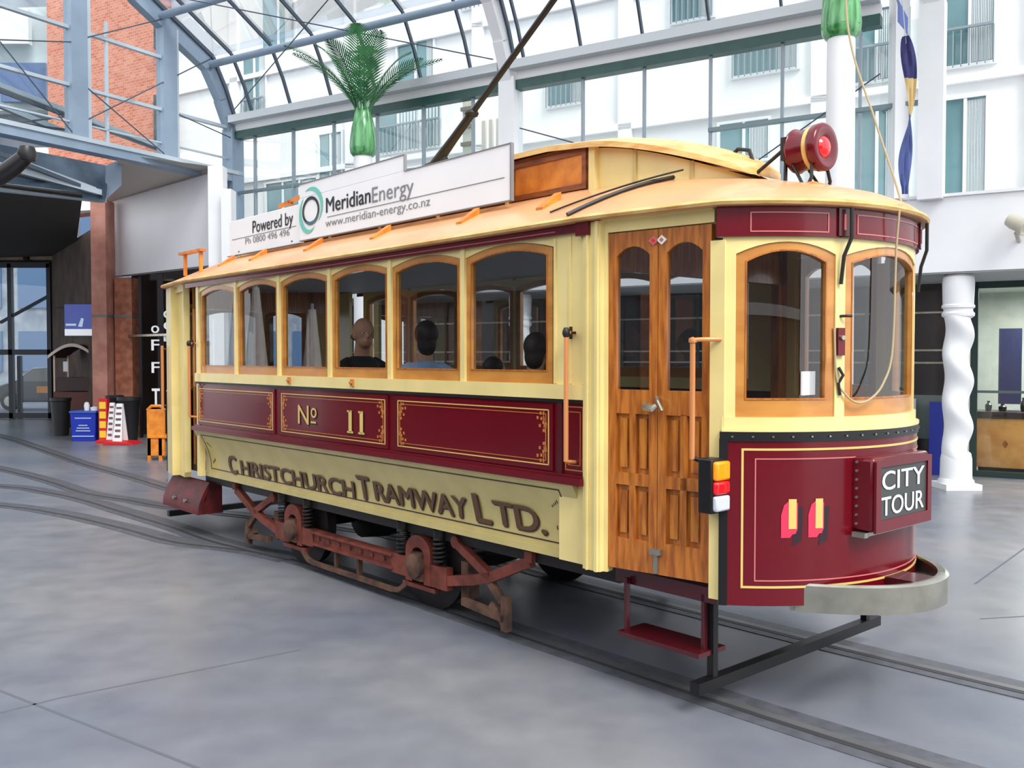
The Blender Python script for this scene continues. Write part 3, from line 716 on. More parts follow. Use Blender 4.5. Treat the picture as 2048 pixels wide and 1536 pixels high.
# ================================================================== PEOPLE in the tram
SKIN=mat('skin',(206,150,120),.5); SKIND=mat('skin_warm',(190,130,104),.5)
EYEM=mat('eye_white',(225,220,215),.3); HAIRD=mat('dark_hair',(34,26,22),.6)
def ellips(mb,c,rx,ry,rz,n=14,m=10,rot=None):
    def f(u,v):
        t=2*PI*u; p=PI*(v-.5); q=Vector((rx*math.cos(p)*math.cos(t),ry*math.cos(p)*math.sin(t),rz*math.sin(p)))
        if rot: q=rot@q
        return tuple(Vector(c)+q)
    return mb.grid(f,n,m)
def remesh(o,v=.011):
    r=o.modifiers.new('r','REMESH'); r.mode='VOXEL'; r.voxel_size=v; r.use_smooth_shade=True
    s=o.modifiers.new('s','SMOOTH'); s.iterations=3; s.factor=.5
def person(label,x,y,seat,face,shirt,trouser,hair,sc=1.0,bald=False,turn=0.0):
    loc=TO+Matrix.Rotation(RZ,3,'Z')@Vector((x,y,seat))
    t=thing('person',label,'person',loc,RZ+face)
    S=lambda *p:tuple(v*sc for v in p)
    HR=Matrix.Rotation(turn,3,'Z'); hz=.715
    hp=lambda a,b2,c:tuple((HR@Vector((a,b2,c))+Vector((.03,0,hz)))*sc)
    b=MB()
    ellips(b,hp(-.005,0,.03),.108*sc,.082*sc,.108*sc,20,14,HR); ellips(b,hp(.038,0,-.045),.062*sc,.058*sc,.058*sc,14,10,HR)
    b.tube([hp(.098,0,.02),hp(.122,0,-.012),hp(.108,0,-.022)],[.010*sc,.016*sc,.012*sc],8)
    for s in (-1,1): ellips(b,hp(-.005,s*.078,.0),.020*sc,.009*sc,.032*sc,10,8,HR); b.tube([hp(.090,s*.018,-.047),hp(.097,0,-.047)],.009*sc,6); ellips(b,hp(.088,s*.032,.035),.018*sc,.022*sc,.008*sc,8,6,HR)
    b.tube([S(0,0,.50),S(.005,0,.58),hp(-.01,0,-.05)],[.07*sc,.062*sc,.06*sc],14)
    b.tube([S(0,0,.06),S(-.02,0,.3),S(0,0,.50)],[.12*sc,.12*sc,.10*sc],14)
    for s in (-1,1):
        b.tube([S(0,s*.14,.48),S(.03,s*.2,.26),S(.20,s*.15,.14)],[.045*sc,.038*sc,.028*sc],10)
        b.tube([S(.20,s*.15,.14),S(.27,s*.13,.13)],[.03*sc,.034*sc],10)
        for k in range(4): b.tube([S(.27,s*(.10+.02*k),.135),S(.31+.006*(k%3),s*(.098+.021*k),.128),S(.335+.006*(k%3),s*(.097+.021*k),.108)],[.009*sc,.0085*sc,.007*sc],6)
        b.tube([S(.24,s*.105,.135),S(.27,s*.085,.125),S(.29,s*.08,.11)],[.011*sc,.010*sc,.008*sc],6)
        b.tube([S(0,s*.09,.05),S(.38,s*.11,.05),S(.42,s*.11,-.05),S(.42,s*.11,-.36)],[.07*sc,.06*sc,.055*sc,.04*sc],12)
        b.tube([S(.40,s*.11,-.38),S(.52,s*.12,-.40)],[.04*sc,.03*sc],10)
    body=b.build('body',SKIN,t); remesh(body,.010)
    b=MB(); b.tube([S(-.02,0,.03),S(-.03,0,.2),S(-.02,0,.40),S(0,0,.52),S(0,0,.555)],[.15*sc,.15*sc,.165*sc,.13*sc,.075*sc],18)
    for s in (-1,1): b.tube([S(0,s*.10,.50),S(0,s*.18,.465),S(.03,s*.225,.27),S(.17,s*.17,.15)],[.06*sc,.065*sc,.055*sc,.042*sc],12)
    o=b.build('shirt',shirt,t); remesh(o,.014)
    b=MB()
    for s in (-1,1): b.tube([S(-.06,s*.07,.07),S(.0,s*.09,.06),S(.38,s*.11,.055),S(.43,s*.11,-.04),S(.42,s*.11,-.34)],[.12*sc,.12*sc,.085*sc,.075*sc,.06*sc],12)
    o=b.build('trousers',trouser,t); remesh(o,.016)
    b=MB()
    for s in (-1,1):
        b=MB(); ellips(b,hp(.092,s*.032,.018),.012*sc,.014*sc,.009*sc,10,8,HR); b.mi(1); ellips(b,hp(.1025,s*.032,.018),.003*sc,.006*sc,.006*sc,8,6,HR)
        b.build('eye',[EYEM,HAIRD],t)
    if not bald:
        b=MB(); ellips(b,hp(-.022,0,.045),.112*sc,.092*sc,.105*sc,18,12,HR); ellips(b,hp(-.06,0,-.03),.06*sc,.075*sc,.10*sc,14,10,HR)
        o=b.build('hair',hair,t); remesh(o,.012)
    else:
        b=MB()
        ellips(b,hp(-.05,0,-.01),.066*sc,.088*sc,.04*sc,14,8,HR)
        b.build('hair',hair,t)
    return t
SH_BLK=mat('black_shirt',(22,22,26),.8); SH_BLU=mat('blue_shirt',(150,184,224),.8); TR=mat('trousers_dark',(40,42,54),.8)
person('bald person in a black top seated inside the tram, looking along the car',-.08,-.66,1.28,0.0,SH_BLK,TR,mat('hair_grey',(90,80,74),.6),1.05,True,-.25)
person('person in a light blue shirt with dark hair seated inside the tram',.78,-.64,1.27,2.2,SH_BLU,TR,HAIRD,1.0,False,.4)
person('short dark-haired person seated inside the tram before the white column',1.50,-.58,1.22,PI/2,mat('grey_shirt',(96,96,104),.8),TR,HAIRD,.74)
person('dark-haired person in dark clothes at the last side window by the post',2.02,-.66,1.24,PI/2,SH_BLK,TR,HAIRD,.90,False,.4)

# ================================================================== HALL
FLM=bpy.data.materials.new('floor_concrete'); FLM.use_nodes=True
nt=FLM.node_tree; bs=nt.nodes['Principled BSDF']
tc=nt.nodes.new('ShaderNodeTexCoord')
def nz(scale,det=8): 
    n=nt.nodes.new('ShaderNodeTexNoise'); n.inputs['Scale'].default_value=scale; n.inputs['Detail'].default_value=det; nt.links.new(tc.outputs['Object'],n.inputs['Vector']); return n
n1=nz(.35); n2=nz(3.5); n3=nz(28)
r1=nt.nodes.new('ShaderNodeValToRGB'); r1.color_ramp.elements[0].position=.36; r1.color_ramp.elements[1].position=.66
r1.color_ramp.elements[0].color=(*srgb((98,104,118)),1); r1.color_ramp.elements[1].color=(*srgb((130,131,135)),1)
nt.links.new(n1.outputs['Fac'],r1.inputs[0])
r2=nt.nodes.new('ShaderNodeValToRGB'); r2.color_ramp.elements[0].position=.3; r2.color_ramp.elements[1].position=.7
r2.color_ramp.elements[0].color=(.84,.84,.85,1); r2.color_ramp.elements[1].color=(1.08,1.07,1.05,1)
nt.links.new(n2.outputs['Fac'],r2.inputs[0])
mx=nt.nodes.new('ShaderNodeMix'); mx.data_type='RGBA'; mx.blend_type='MULTIPLY'; mx.inputs[0].default_value=.8
nt.links.new(r1.outputs[0],mx.inputs[6]); nt.links.new(r2.outputs[0],mx.inputs[7]); nt.links.new(mx.outputs[2],bs.inputs['Base Color'])
rr=nt.nodes.new('ShaderNodeMapRange'); rr.inputs[3].default_value=.22; rr.inputs[4].default_value=.42; nt.links.new(n2.outputs['Fac'],rr.inputs[0]); nt.links.new(rr.outputs[0],bs.inputs['Roughness'])
bp=nt.nodes.new('ShaderNodeBump'); bp.inputs['Strength'].default_value=.06; bp.inputs['Distance'].default_value=.01; nt.links.new(n3.outputs['Fac'],bp.inputs['Height']); nt.links.new(bp.outputs[0],bs.inputs['Normal'])
b=MB(); b.box(-45,40,-16,60,-.12,0); struct(b.build('floor',FLM,smooth=0))
JOINT=mat('floor_joint',(86,90,100),.7)
RAILM=mat('rail_channel',(88,90,98),.5,var=.3,scale=12); GROOVE=mat('rail_groove',(52,54,58),.6)
def ribbon(mb,pts,w,z0,z1,off=0):
    P=[Vector((p[0],p[1],0)) for p in pts]; A=[]
    for i,p in enumerate(P):
        d=(P[min(i+1,len(P)-1)]-P[max(i-1,0)]).normalized(); n=Vector((-d.y,d.x,0)); A.append((p+n*(off-w/2),p+n*(off+w/2)))
    for (a,b2),(c,d) in zip(A,A[1:]):
        mb.hexa([(a.x,a.y,z0),(b2.x,b2.y,z0),(d.x,d.y,z0),(c.x,c.y,z0),(a.x,a.y,z1),(b2.x,b2.y,z1),(d.x,d.y,z1),(c.x,c.y,z1)])
def catmull(P,n=10):
    P=[Vector((*p,0)) for p in P]; P=[P[0]*2-P[1]]+P+[P[-1]*2-P[-2]]; o=[]
    for i in range(1,len(P)-2):
        for k in range(n):
            t=k/n; a,b2,c,d=P[i-1:i+3]
            o.append(.5*((2*b2)+(-a+c)*t+(2*a-5*b2+4*c-d)*t*t+(-a+3*b2-3*c+d)*t**3))
    o.append(P[-2]); return o
def G(x,y):
    c,s=math.cos(PITCH),math.sin(PITCH); a=(x-1024)/F; q=(768-y)/F; r=Vector((a,q*s+c,q*c-s)); t=-EYE/r.z; return (r.x*t,r.y*t)
def TL(x,y): 
    v=TO+Matrix.Rotation(RZ,3,'Z')@Vector((x,y,0)); return (v.x,v.y)
tracks=[([TL(9,-.2),TL(6.2,-.45),TL(4.3,-.62),TL(2,-.66),TL(-1,-.66),TL(-1.9,-.86),G(354,1083),G(244,1054),G(122,1027),G(0,1010),G(-300,985)],'embedded tram rail running under the near wheels and out to the front'),
 ([TL(9,1.15),TL(6.2,.88),TL(4.3,.72),TL(2,.66),TL(-1,.66),TL(-2.6,.40),G(350,1015),G(260,1000),G(171,985),G(100,962),G(0,937),G(-200,895)],'embedded tram rail running under the far wheels'),
 ([TL(-1.2,-.72),G(430,1082),G(350,1054),G(244,1022),G(171,1000),G(100,985),G(0,972),G(-300,960)],'curving rail that branches between the two tram rails'),
 ([G(420,1000),G(345,978),G(250,950),G(160,925),G(80,897),G(0,872),G(-120,845)],'dark curved floor channel along the shop side')]
for kt,(pts,lab) in enumerate(tracks):
    e=.0009*kt; c=catmull(pts,12); 
    t=MB(); ribbon(t,c,.30,.0005,.004+e); t.mi(1); ribbon(t,c,.055,.004+e,.007+e,.0); t.mi(2); ribbon(t,c,.035,.004+e,.0065+e,.05)
    tag(t.build('tram_rail',[RAILM,mat('rail_top',(118,118,120),.35,metal=.4,var=.2),GROOVE],smooth=0),lab,'rail')
j=MB()
for a,b2 in (((-60,1358),(420,1546)),((0,1426),(120,1396)),((1950,1168),(2100,1060)),((1960,1238),(2060,1232)),((120,1396),(600,1300))):
    ribbon(j,[G(*a),G(*b2)],.018,.0003,.0012)
struct(j.build('floor_joint',JOINT,smooth=0))
# ---- hall frame coordinates
g0=Vector((6.05,12.9,0)); gd=Vector((-.853,.522,0)); gn=Vector((-.522,-.853,0))
def HP(t,a,z): v=g0+gd*t+gn*a; return (v.x,v.y,z)
def hm(a0): return lambda t,z,d:HP(t,a0+d,z)
PAL=mat('palm_green',(66,140,76),.35,rgb2=(30,96,50),scale=3,stretch=(6,6,.6),coat=.4)
PALL=mat('palm_sheath',(112,186,118),.25,rgb2=(20,112,52),scale=2.2,stretch=(7,7,.5),coat=.6)  # pale streaks paint highlights into the sheath green
PALD=mat('palm_leaf',(64,132,74),.45,rgb2=(24,86,50),scale=5)
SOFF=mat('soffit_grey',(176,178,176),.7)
# canopy
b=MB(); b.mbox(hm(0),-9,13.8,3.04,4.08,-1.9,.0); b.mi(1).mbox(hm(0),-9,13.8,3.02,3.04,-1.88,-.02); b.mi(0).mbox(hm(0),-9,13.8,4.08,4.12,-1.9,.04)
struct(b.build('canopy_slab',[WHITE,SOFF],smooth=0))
# twisted columns
def twisted(t,a,label):
    x,y,_=HP(t,a,0); o=thing('twisted_column',label,'column',(x,y,0),0,'twisted columns under the canopy')
    b=MB()
    def f(u,v):
        z=.42+2.03*v; ph=2*PI*u
        cx=.026*math.sin(2*PI*z/.66); cy=.026*math.cos(2*PI*z/.66)
        r=.178+.012*math.sin(2*ph+2*PI*z/.62)
        return (cx+r*math.cos(ph),cy+r*math.sin(ph),z)
    b.grid(f,28,60); b.build('shaft',WHITE,o,smooth=60)
    b=MB(); b.lathe([(.21,.14),(.205,.42),(.19,.50),(.17,.52)],(0,0,0),28); b.build('pedestal',WHITE,o)
    b=MB(); b.box(-.25,.25,-.25,.25,0,.08); b.lathe([(.24,.08),(.235,.12),(.21,.15)],(0,0,0),28); b.build('plinth',WHITE,o)
    b=MB(); b.lathe([(.17,2.40),(.21,2.43),(.215,2.47),(.19,2.50),(.19,2.53),(.215,2.55),(.215,2.58),(.20,2.60),(.21,2.90),(.20,2.98),(.15,3.02)],(0,0,0),28); b.build('capital',WHITE,o)
twisted(-.12,-.25,'white twisted column beside the shop entrance at the right')
twisted(7.1,-.3,'white twisted column seen through the last side window of the tram')
twisted(3.2,-.3,'white twisted column hidden mostly behind the tram front')
# palms on white poles
FR=[(178,1.30,1.62),(200,1.10,1.25),(160,.85,1.75),(6,1.30,1.35),(-20,1.05,1.15),(25,.8,1.6),(262,.30,1.9),(300,.65,1.65),(235,.7,1.45),(90,.3,1.75)]
def palm(pos,zb,label,seed,nf=9,half=False):
    rnd=random.Random(seed)
    o=thing('palm_column',label,'palm column',(pos[0],pos[1],0),0,'palm columns in the hall')
    b=MB(); b.lathe([(.19,0),(.185,2),(.17,zb-.1),(.165,zb)],(0,0,0),28); b.build('pole',WHITE,o)
    b=MB(); b.lathe([(.12,zb-.06),(.19,zb-.03),(.235,zb+.03),(.245,zb+.14),(.23,zb+.32),(.20,zb+.50),(.15,zb+.74),(.13,zb+.78)],(0,0,0),28)
    for k in range(7):
        a=2*PI*k/7; b.tube([(.20*math.cos(a),.20*math.sin(a),zb+.1),(.185*math.cos(a+.2),.185*math.sin(a+.2),zb+.45),(.11*math.cos(a+.3),.11*math.sin(a+.3),zb+.85)],[.05,.045,.02],8)
    b.build('sheath',PALL,o)
    for k,(azd,sp,ht) in enumerate(FR):
        az=math.radians(azd)
        st=[]
        for i in range(15):
            u=i/14; rr=.10+sp*u**1.5; zz=zb+.70+ht*(u-.22*u**3)
            st.append(Vector((rr*math.cos(az),rr*math.sin(az),zz)))
        b=MB(); b.tube(st,[.022*(1-.85*i/14) for i in range(15)],6)
        for i in range(2,15):
          for h in (0,.5):
            if i+h>14: continue
            p=st[i] if h==0 else (st[i]+st[min(i+1,14)])/2
            d=(st[min(i+1,14)]-st[i-1]).normalized(); side=d.cross(Vector((0,0,1))).normalized()
            if side.length<.5: side=Vector((math.sin(az),-math.cos(az),0))
            L=.40*math.sin(PI*min(.98,(i+h)/15.5+.08))**.6
            for s in (-1,1):
                q=p+(side*s*.8+d*.75).normalized()*L-Vector((0,0,.04*L)); m=(p+q)/2+Vector((0,0,.02)); w=d*.017
                th=Vector((0,0,.004))
                b.add([p-w,p+w,m+w*1.1,q,m-w*1.1,p+th,m+th,q+th],[(0,1,2,4),(4,2,3),(5,6,0),(5,1,6),(6,7,4),(6,2,7)])
        b.build('frond',PALD,o)
p1=PX(728,715,17.0); palm(p1,5.55,'green moulded palm top spreading its fronds above the roof advertising board',5,13)
p2=PX(1676,715,11.7); palm(p2,5.87,'white pole with a green palm sheath at the top right, cut by the frame',8,9)
# frame columns and arches of the glass roof
SP=7.12
prof=[(0,6.75),(.28,7.40),(.63,8.0),(1.68,8.53),(2.41,8.91),(4.5,9.85),(7,10.7),(10,11.2)]
def rib(t,n):
    o=MB(); o.mbox(hm(0),t-.16,t+.16,4.05 if t<14 else 0,6.80,-.16,.16)
    for (a,z),(a2,z2) in zip(prof,prof[1:]): o.bar(HP(t,a,z),HP(t,a2+.03,z2),.20,.30)
    o.mi(1)
    for (a,z),(a2,z2) in zip(prof,prof[1:]): o.bar(HP(t-.11,a,z+.20),HP(t-.11,a2,z2+.20),.06,.08)
    struct(o.build('trim_%d'%n,[BLUEST if t>10 else WHITE,DKBAR],smooth=0))
rib(14.23,1); rib(7.12,2); rib(.22,3)
# eaves beam and gutter
b=MB()
for t0,t1 in ((7.25,14.1),(.9,6.98)):
    b.mi(0).mbox(hm(0),t0,t1,6.58,6.74,-.10,.10); b.mi(1).mbox(hm(0),t0,t1,6.90,7.05,.05,.26); b.mi(2).mbox(hm(0),t0,t1,6.74,6.90,-.05,.06)
struct(b.build('trim_4',[GREEN,mat('gutter_grey',(206,212,216),.5),WHITE],smooth=0))
# purlins
def rz_(a):
    for (a0,z0),(a1,z1) in zip(prof,prof[1:]):
        if a<=a1: return z0+(z1-z0)*(a-a0)/(a1-a0)
b=MB()
for a in (.66,1.9,3.6,5.6,8): b.cyl(HP(14.2,a,rz_(a)+.02),HP(-9,a,rz_(a)+.02),.075,12)
struct(b.build('trim_5',BLUEST))
b=MB()
T_=[1.18+1.125*k for k in range(-8,12)]
for t in T_:
    for (a,z),(a2,z2) in zip(prof,prof[1:-1]): b.bar(HP(t,a,z+.17),HP(t,a2,z2+.17),.035,.07)
struct(b.build('trim_6',DKBAR,smooth=0))
b=MB()
for (a,z),(a2,z2) in zip(prof,prof[1:]): b.add([HP(14.2,a,z+.20),HP(-9,a,z+.20),HP(-9,a2,z2+.20),HP(14.2,a2,z2+.20)],[(0,1,2,3)])
struct(b.build('ceiling',GLASSR,smooth=0))
# glazed wall below the eaves
b=MB()
for t in T_:
    if t<.9 or abs(t-7.1)<.3: continue
    b.mbox(hm(0),t-.018,t+.018,4.1,6.6,-.05,.03)
b.mi(1); b.mbox(hm(0),7.3,14.1,5.40,5.46,-.05,.03); b.mbox(hm(0),.3,3.45,5.40,5.46,-.05,.05)
struct(b.build('window_1',[mat('mullion_grey',(150,162,172),.4),mat('transom_grey',(120,140,146),.5)],smooth=0))
b=MB(); b.add([HP(14.1,0,4.1),HP(.3,0,4.1),HP(.3,0,6.6),HP(14.1,0,6.6)],[(0,1,2,3)]); struct(b.build('window_2',GLASSH,smooth=0))
# tie rods
b=MB()
ra=[(HP(3.0,.05,4.5),HP(6.9,.05,5.9)),(HP(3.1,.05,4.6),HP(.9,.05,5.9)),(HP(6.9,.3,7.1),HP(3.0,2.6,8.9)),(HP(7.3,.3,7.1),HP(13.9,2.6,8.9)),(HP(7.3,.05,5.0),HP(11,.05,4.3)),(HP(13.9,.3,7.1),HP(7.3,2.6,8.9))]
for p,q in ra: b.cyl(p,q,.011,8)
struct(b.build('trim_7',DKBAR))
# ---- facade behind the glazed wall
FA=-2.6
b=MB(); b.mbox(hm(FA),-10,20,4.05,17,-.3,0); b.mi(1)
for z in (6.3,8.9,11.5): b.mbox(hm(FA),-10,20,z,z+.12,0,.10)
for t in (-.95,.55,2.35,6.05,9.5,13.1,17): b.mbox(hm(FA),t-.14,t+.14,4.05,17,0,.10)
struct(b.build('wall_back',[WHITEC,WHITE],smooth=0))
WG=mat('window_teal',(104,146,152),.15,var=.25,scale=.8,coat=.6); CUR=mat('curtain_net',(206,214,216),.8); WFR=mat('window_frame_white',(226,230,232),.5); RLG=mat('railing_dark',(130,144,152),.5)
NWIN=[2]
def fwindow(t0,t1,z0,z1,cur=.5,rail=False,div=1,base=None):
    NWIN[0]+=1; m=hm(FA if base is None else base)
    o=MB(); o.mbox(m,t0,t1,z0,z1,.0,.015)
    o.mi(1)
    for a,b2,c,d in ((t0,t1,z0-.05,z0),(t0,t1,z1,z1+.05),(t0-.05,t0,z0-.05,z1+.05),(t1,t1+.05,z0-.05,z1+.05)): o.mbox(m,a,b2,c,d,0,.06)
    for k in range(1,div+1):
        t=t0+(t1-t0)*k/(div+1); o.mbox(m,t-.025,t+.025,z0,z1,.015,.05)
    o.mi(2)
    if cur:
        n=14; w=(t1-t0)*cur
        for k in range(n):
            ta=t0+w*k/n; o.mbox(m,ta,ta+w/n*.62,z0+.02,z1-.04,.015,.024+.008*(k%2))
    if rail:
        o.mi(3); n=int((t1-t0)/.11)
        for k in range(n+1): o.mbox(m,t0+(t1-t0)*k/n-.01,t0+(t1-t0)*k/n+.01,z0-.05,z0+.55,.10,.12)
        o.mbox(m,t0,t1,z0+.55,z0+.59,.09,.13)
    struct(o.build('window_%d'%NWIN[0],[WG,WFR,CUR,RLG],smooth=0))
for t0,t1,z0,z1,cur,rl,dv in ((.95,1.85,4.5,6.05,.35,0,1),(-.25,.35,4.5,6.05,.5,0,1),(-2.9,-.95,4.4,6.0,.8,0,2),(.95,1.9,6.55,7.75,.5,1,1),(-.35,.35,6.6,7.8,.5,1,1),(-2.9,-1.1,6.7,7.9,.3,0,1),
   (3.25,4.15,5.45,6.15,.4,0,1),(2.75,3.9,7.0,7.9,.3,1,0),(4.3,5.1,8.2,9.0,.3,1,0),(7.0,7.8,7.0,7.9,.3,1,0),(6.5,7.2,9.0,10.0,.2,0,0),
   (10.5,12.3,6.55,7.75,.7,1,2),(10.7,11.7,7.85,9.0,.2,0,1),(15.9,16.7,7.8,9.5,.3,1,1),(14.2,15.9,5.0,6.2,.3,0,2),(13.4,14.1,5.3,7.2,.3,0,1),(14.9,16.0,9.6,11.2,.3,0,1),(9.0,9.9,9.4,10.6,.4,1,0),(3.0,4.0,9.6,10.6,.4,1,0),(10.0,11.6,4.6,6.1,.6,1,1)):
    fwindow(t0,t1,z0,z1,cur,rl,dv)
# light stair panel seen beyond the glass (louvred)
o=MB(); o.mbox(hm(-.5),8.27,8.50,4.3,6.9,-.1,0); o.mi(1)
for k in range(7): o.mbox(hm(-.5),8.25,8.52,4.55+.33*k,4.62+.33*k,0,.05)
tag(o.build('louvre_panel',[mat('louvre_cream',(222,222,206),.6),mat('louvre_slat',(120,116,92),.6)],smooth=0),'tall narrow cream louvred panel behind the trolley pole base','panel')
o=MB()
for k in range(5): o.mbox(hm(-.5),7.35+.16*k,7.43+.16*k,4.3,6.3,-.05,0)
tag(o.build('slatted_screen',mat('screen_cream',(224,220,204),.6),smooth=0),'pale vertical slat screen right of the louvred panel','screen')
# ---- shops under the canopy
DKW=mat('shopfront_dark',(34,30,34),.3,coat=.4); GRW=mat('shopfront_grey',(104,116,112),.4); DGF=mat('door_frame_green',(40,62,58),.35)
b=MB(); m=hm(-1.9); b.mbox(m,.12,14.1,0,3.03,-.15,-.02); b.mi(1)
for t in (1.4,2.9,4.3,5.8,8.4,9.9,11.3,12.8): b.mbox(m,t-.03,t+.03,0,3.03,-.02,.02)
b.mi(2).mbox(m,.2,14,.55,1.25,-.02,-.005); b.mi(3)
for z in (1.75,1.95,2.55): b.mbox(m,.2,14,z,z+.03,-.02,.02)
struct(b.build('wall_right',[DKW,DGF,GRW,STEEL],smooth=0))
b=MB(); b.mbox(m,.12,.0,0,3.0,-.04,.05); b.mbox(m,-.14,-.24,0,3.0,-.04,.05); b.mbox(m,.12,-6,0,.09,-.05,.06); b.mbox(m,.12,-6,2.92,3.03,-.05,.05); b.mbox(m,-3.1,-3.2,0,3,-.04,.05)
struct(b.build('door_1',DGF,smooth=0))
b=MB(); b.add([m(-.24,.09,0),m(-6,.09,0),m(-6,2.92,0),m(-.24,2.92,0)],[(0,1,2,3)]); b.mi(1).mbox(m,-.24,-6,1.30,1.34,-.003,.003); struct(b.build('window_%d'%(NWIN[0]+1),[GLASSD,GRW],smooth=0))
SHW=mat('shop_wall',(190,196,186),.7,var=.1)
b=MB(); mb_=hm(-4.9); b.mbox(mb_,.2,-7,0,3.03,-.1,0); b.mi(1).mbox(mb_,.2,-7,3.03,3.1,-.1,3.0); b.mi(0)
b.hexa([HP(.14,-4.9,0),HP(.14,-1.95,0),HP(.20,-1.95,0),HP(.20,-4.9,0),HP(.14,-4.9,3.03),HP(.14,-1.95,3.03),HP(.20,-1.95,3.03),HP(.20,-4.9,3.03)])
struct(b.build('wall_shop',[SHW,SHW],smooth=0))
# cabinet with dark top inside the entrance
def box_w(mb,t0,t1,a0,a1,z0,z1): mb.mbox(hm(0),t0,t1,z0,z1,a0,a1); return mb
c=thing('cabinet','orange wooden cabinet with a dark top just inside the shop entrance','cabinet',HP(-.64,-2.3,0)); c.rotation_euler=(0,0,0)
def childbuild(mb,name,mt,par,**k):
    o=mb.build(name,mt,None,**k); o.parent=par; o.matrix_parent_inverse=Matrix.Translation(-Vector(par.location)); return o
CO=mat('cabinet_orange',(240,172,92),.45,rgb2=(222,150,74),scale=5)
childbuild(box_w(MB(),-.22,-1.05,-2.75,-2.15,.12,.90),'cabinet_body',CO,c,bev=.008)
childbuild(box_w(MB(),-.18,-1.09,-2.78,-2.10,.90,1.0),'cabinet_top',mat('cabinet_top',(56,40,38),.3),c,bev=.006)
childbuild(box_w(MB(),-.24,-1.03,-2.7,-2.2,0,.12),'cabinet_base',DKW,c)
b=MB(); b.prism([(-.62,.44),(-.66,.5),(-.62,.56),(-.58,.5)],hm(-2.15),0,.012); childbuild(b,'diamond_mark',WOODD,c,smooth=0)
for k,(t,h,r,lab) in enumerate(((-.36,.16,.05,'small dark jar on the left of the cabinet top'),(-.56,.12,.06,'low dark bowl in the middle of the cabinet top'),(-.85,.22,.045,'dark bottle standing on the cabinet top beside the tap'))):
    b=MB(); x,y,_=HP(t,-2.4,0); b.lathe([(r*.8,1.0),(r,1.0+h*.3),(r,1.0+h*.6),(r*.4,1.0+h*.8),(r*.45,1.0+h),(0,1.0+h)],(x,y,0),14); tag(b.build(('jar','bowl','bottle')[k],DKW),lab,('jar','bowl','bottle')[k])
b=MB(); x,y,_=HP(-1.62,-2.2,0); b.lathe([(.22,.0),(.20,.06),(.04,.1),(.04,.62),(.30,.66),(.30,.70),(0,.70)],(x,y,0),24); tag(b.build('side_table',WHITE),'small white round table at the right edge beside the cabinet','table')
b=MB(); box_w(b,-.40,-.75,-3.9,-3.86,1.05,2.35); tag(b.build('wall_poster',mat('poster_navy',(36,42,78),.5),smooth=0),'tall dark navy panel hanging inside the shop','poster')
b=MB(); box_w(b,-1.0,-2.4,-4.88,-4.6,1.25,1.33); box_w(b,-1.2,-2.3,-4.88,-4.8,1.45,2.3); tag(b.build('wall_shelf',mat('shelf_dark',(44,36,34),.5),smooth=0),'dark shelf and mirror on the back wall of the shop','shelf')
b=MB(); box_w(b,.22,.42,-1.8,-1.72,0,1.15); tag(b.build('blue_banner',mat('banner_blue',(32,48,150),.5),smooth=0),'upright deep blue panel just right of the twisted column','banner')
b=MB(); box_w(b,.62,1.15,-1.75,-1.45,.75,1.2); b.mi(1); box_w(b,.65,1.12,-1.45,-1.44,.9,1.1); b.mi(2); box_w(b,.6,1.2,-1.78,-1.42,0,.75); tag(b.build('display_stand',[mat('stand_white',(220,224,232),.5),mat('stand_blue',(54,90,170),.5),mat('stand_navy',(40,48,120),.5)],smooth=0),'blue and white brochure stand left of the twisted column','stand')
for k in range(5):
    t=3.2+1.9*k; b=MB(); box_w(b,t,t+.55,-1.5,-1.0,.72,.76); 
    for dt in (.03,.5): 
        for da in (-1.47,-1.05): box_w(b,t+dt,t+dt+.03,da,da+.03,0,.72)
    tag(b.build('cafe_table',STEEL,smooth=0),'steel cafe table under the canopy, seen through the tram windows','table','cafe tables under the canopy')
# floodlight on the canopy edge
fx,fy,_=HP(-.86,.22,0); fl=thing('floodlight','beige cylindrical floodlight fixed on the white canopy edge','light',(fx,fy,3.62))
b=MB(); b.lathe([(.0,-.14),(.08,-.13),(.10,-.05),(.10,.06),(.125,.07),(.125,.13),(.105,.13),(.10,.09),(0,.09)],(0,0,0),24,'x'); ob=b.build('lamp_housing',mat('beige_metal',(196,190,174),.4),fl); ob.rotation_euler=(0,.5,-.9)
b=MB(); b.bar((0,0,-.02),(.08,.16,-.16),.03); b.cyl((.02,.06,-.12),(.14,.2,-.22),.03,10); b.build('lamp_bracket',mat('beige_metal',(196,190,174),.4),fl)
# hanging banner flag on a pole
fb=PX(1812,80,12.3); fl=thing('banner_flag','long twisted navy and gold banner hanging on a slim pole before the facade','flag',(fb.x,fb.y,0))
NAVY=mat('flag_navy',(52,50,104),.8); TAN=mat('flag_tan',(204,178,124),.8); FBL=mat('flag_blue',(92,106,164),.8)
b=MB(); ztop=PX(1812,72,12.3).z; zbot=PX(1822,388,12.3).z
def fr(off):
    def f(u,v):
        z=ztop+(zbot-ztop)*u; an=-.6+3.6*u; w=.05+.10*math.sin(PI*min(1,u*1.05))**.5*(.75+.25*math.cos(9*u))
        x=.05*math.sin(5*u)+.06*u; s=(v-.5)*2*w
        return (x+s*math.cos(an)*.9+off*math.sin(an),s*math.sin(an)*.6+.02*math.sin(14*v+9*u)-off*math.cos(an),z)
    return f
b.shell(fr(0),fr(.006),60,6)
for i,fc in enumerate(b.f):
    zc=sum(b.v[k][2] for k in fc)/len(fc); u=(ztop-zc)/(ztop-zbot); b.m[i]=0 if u<.26 else (1 if u<.50 else 2)
b.build('flag_cloth',[NAVY,TAN,FBL],fl,smooth=60)
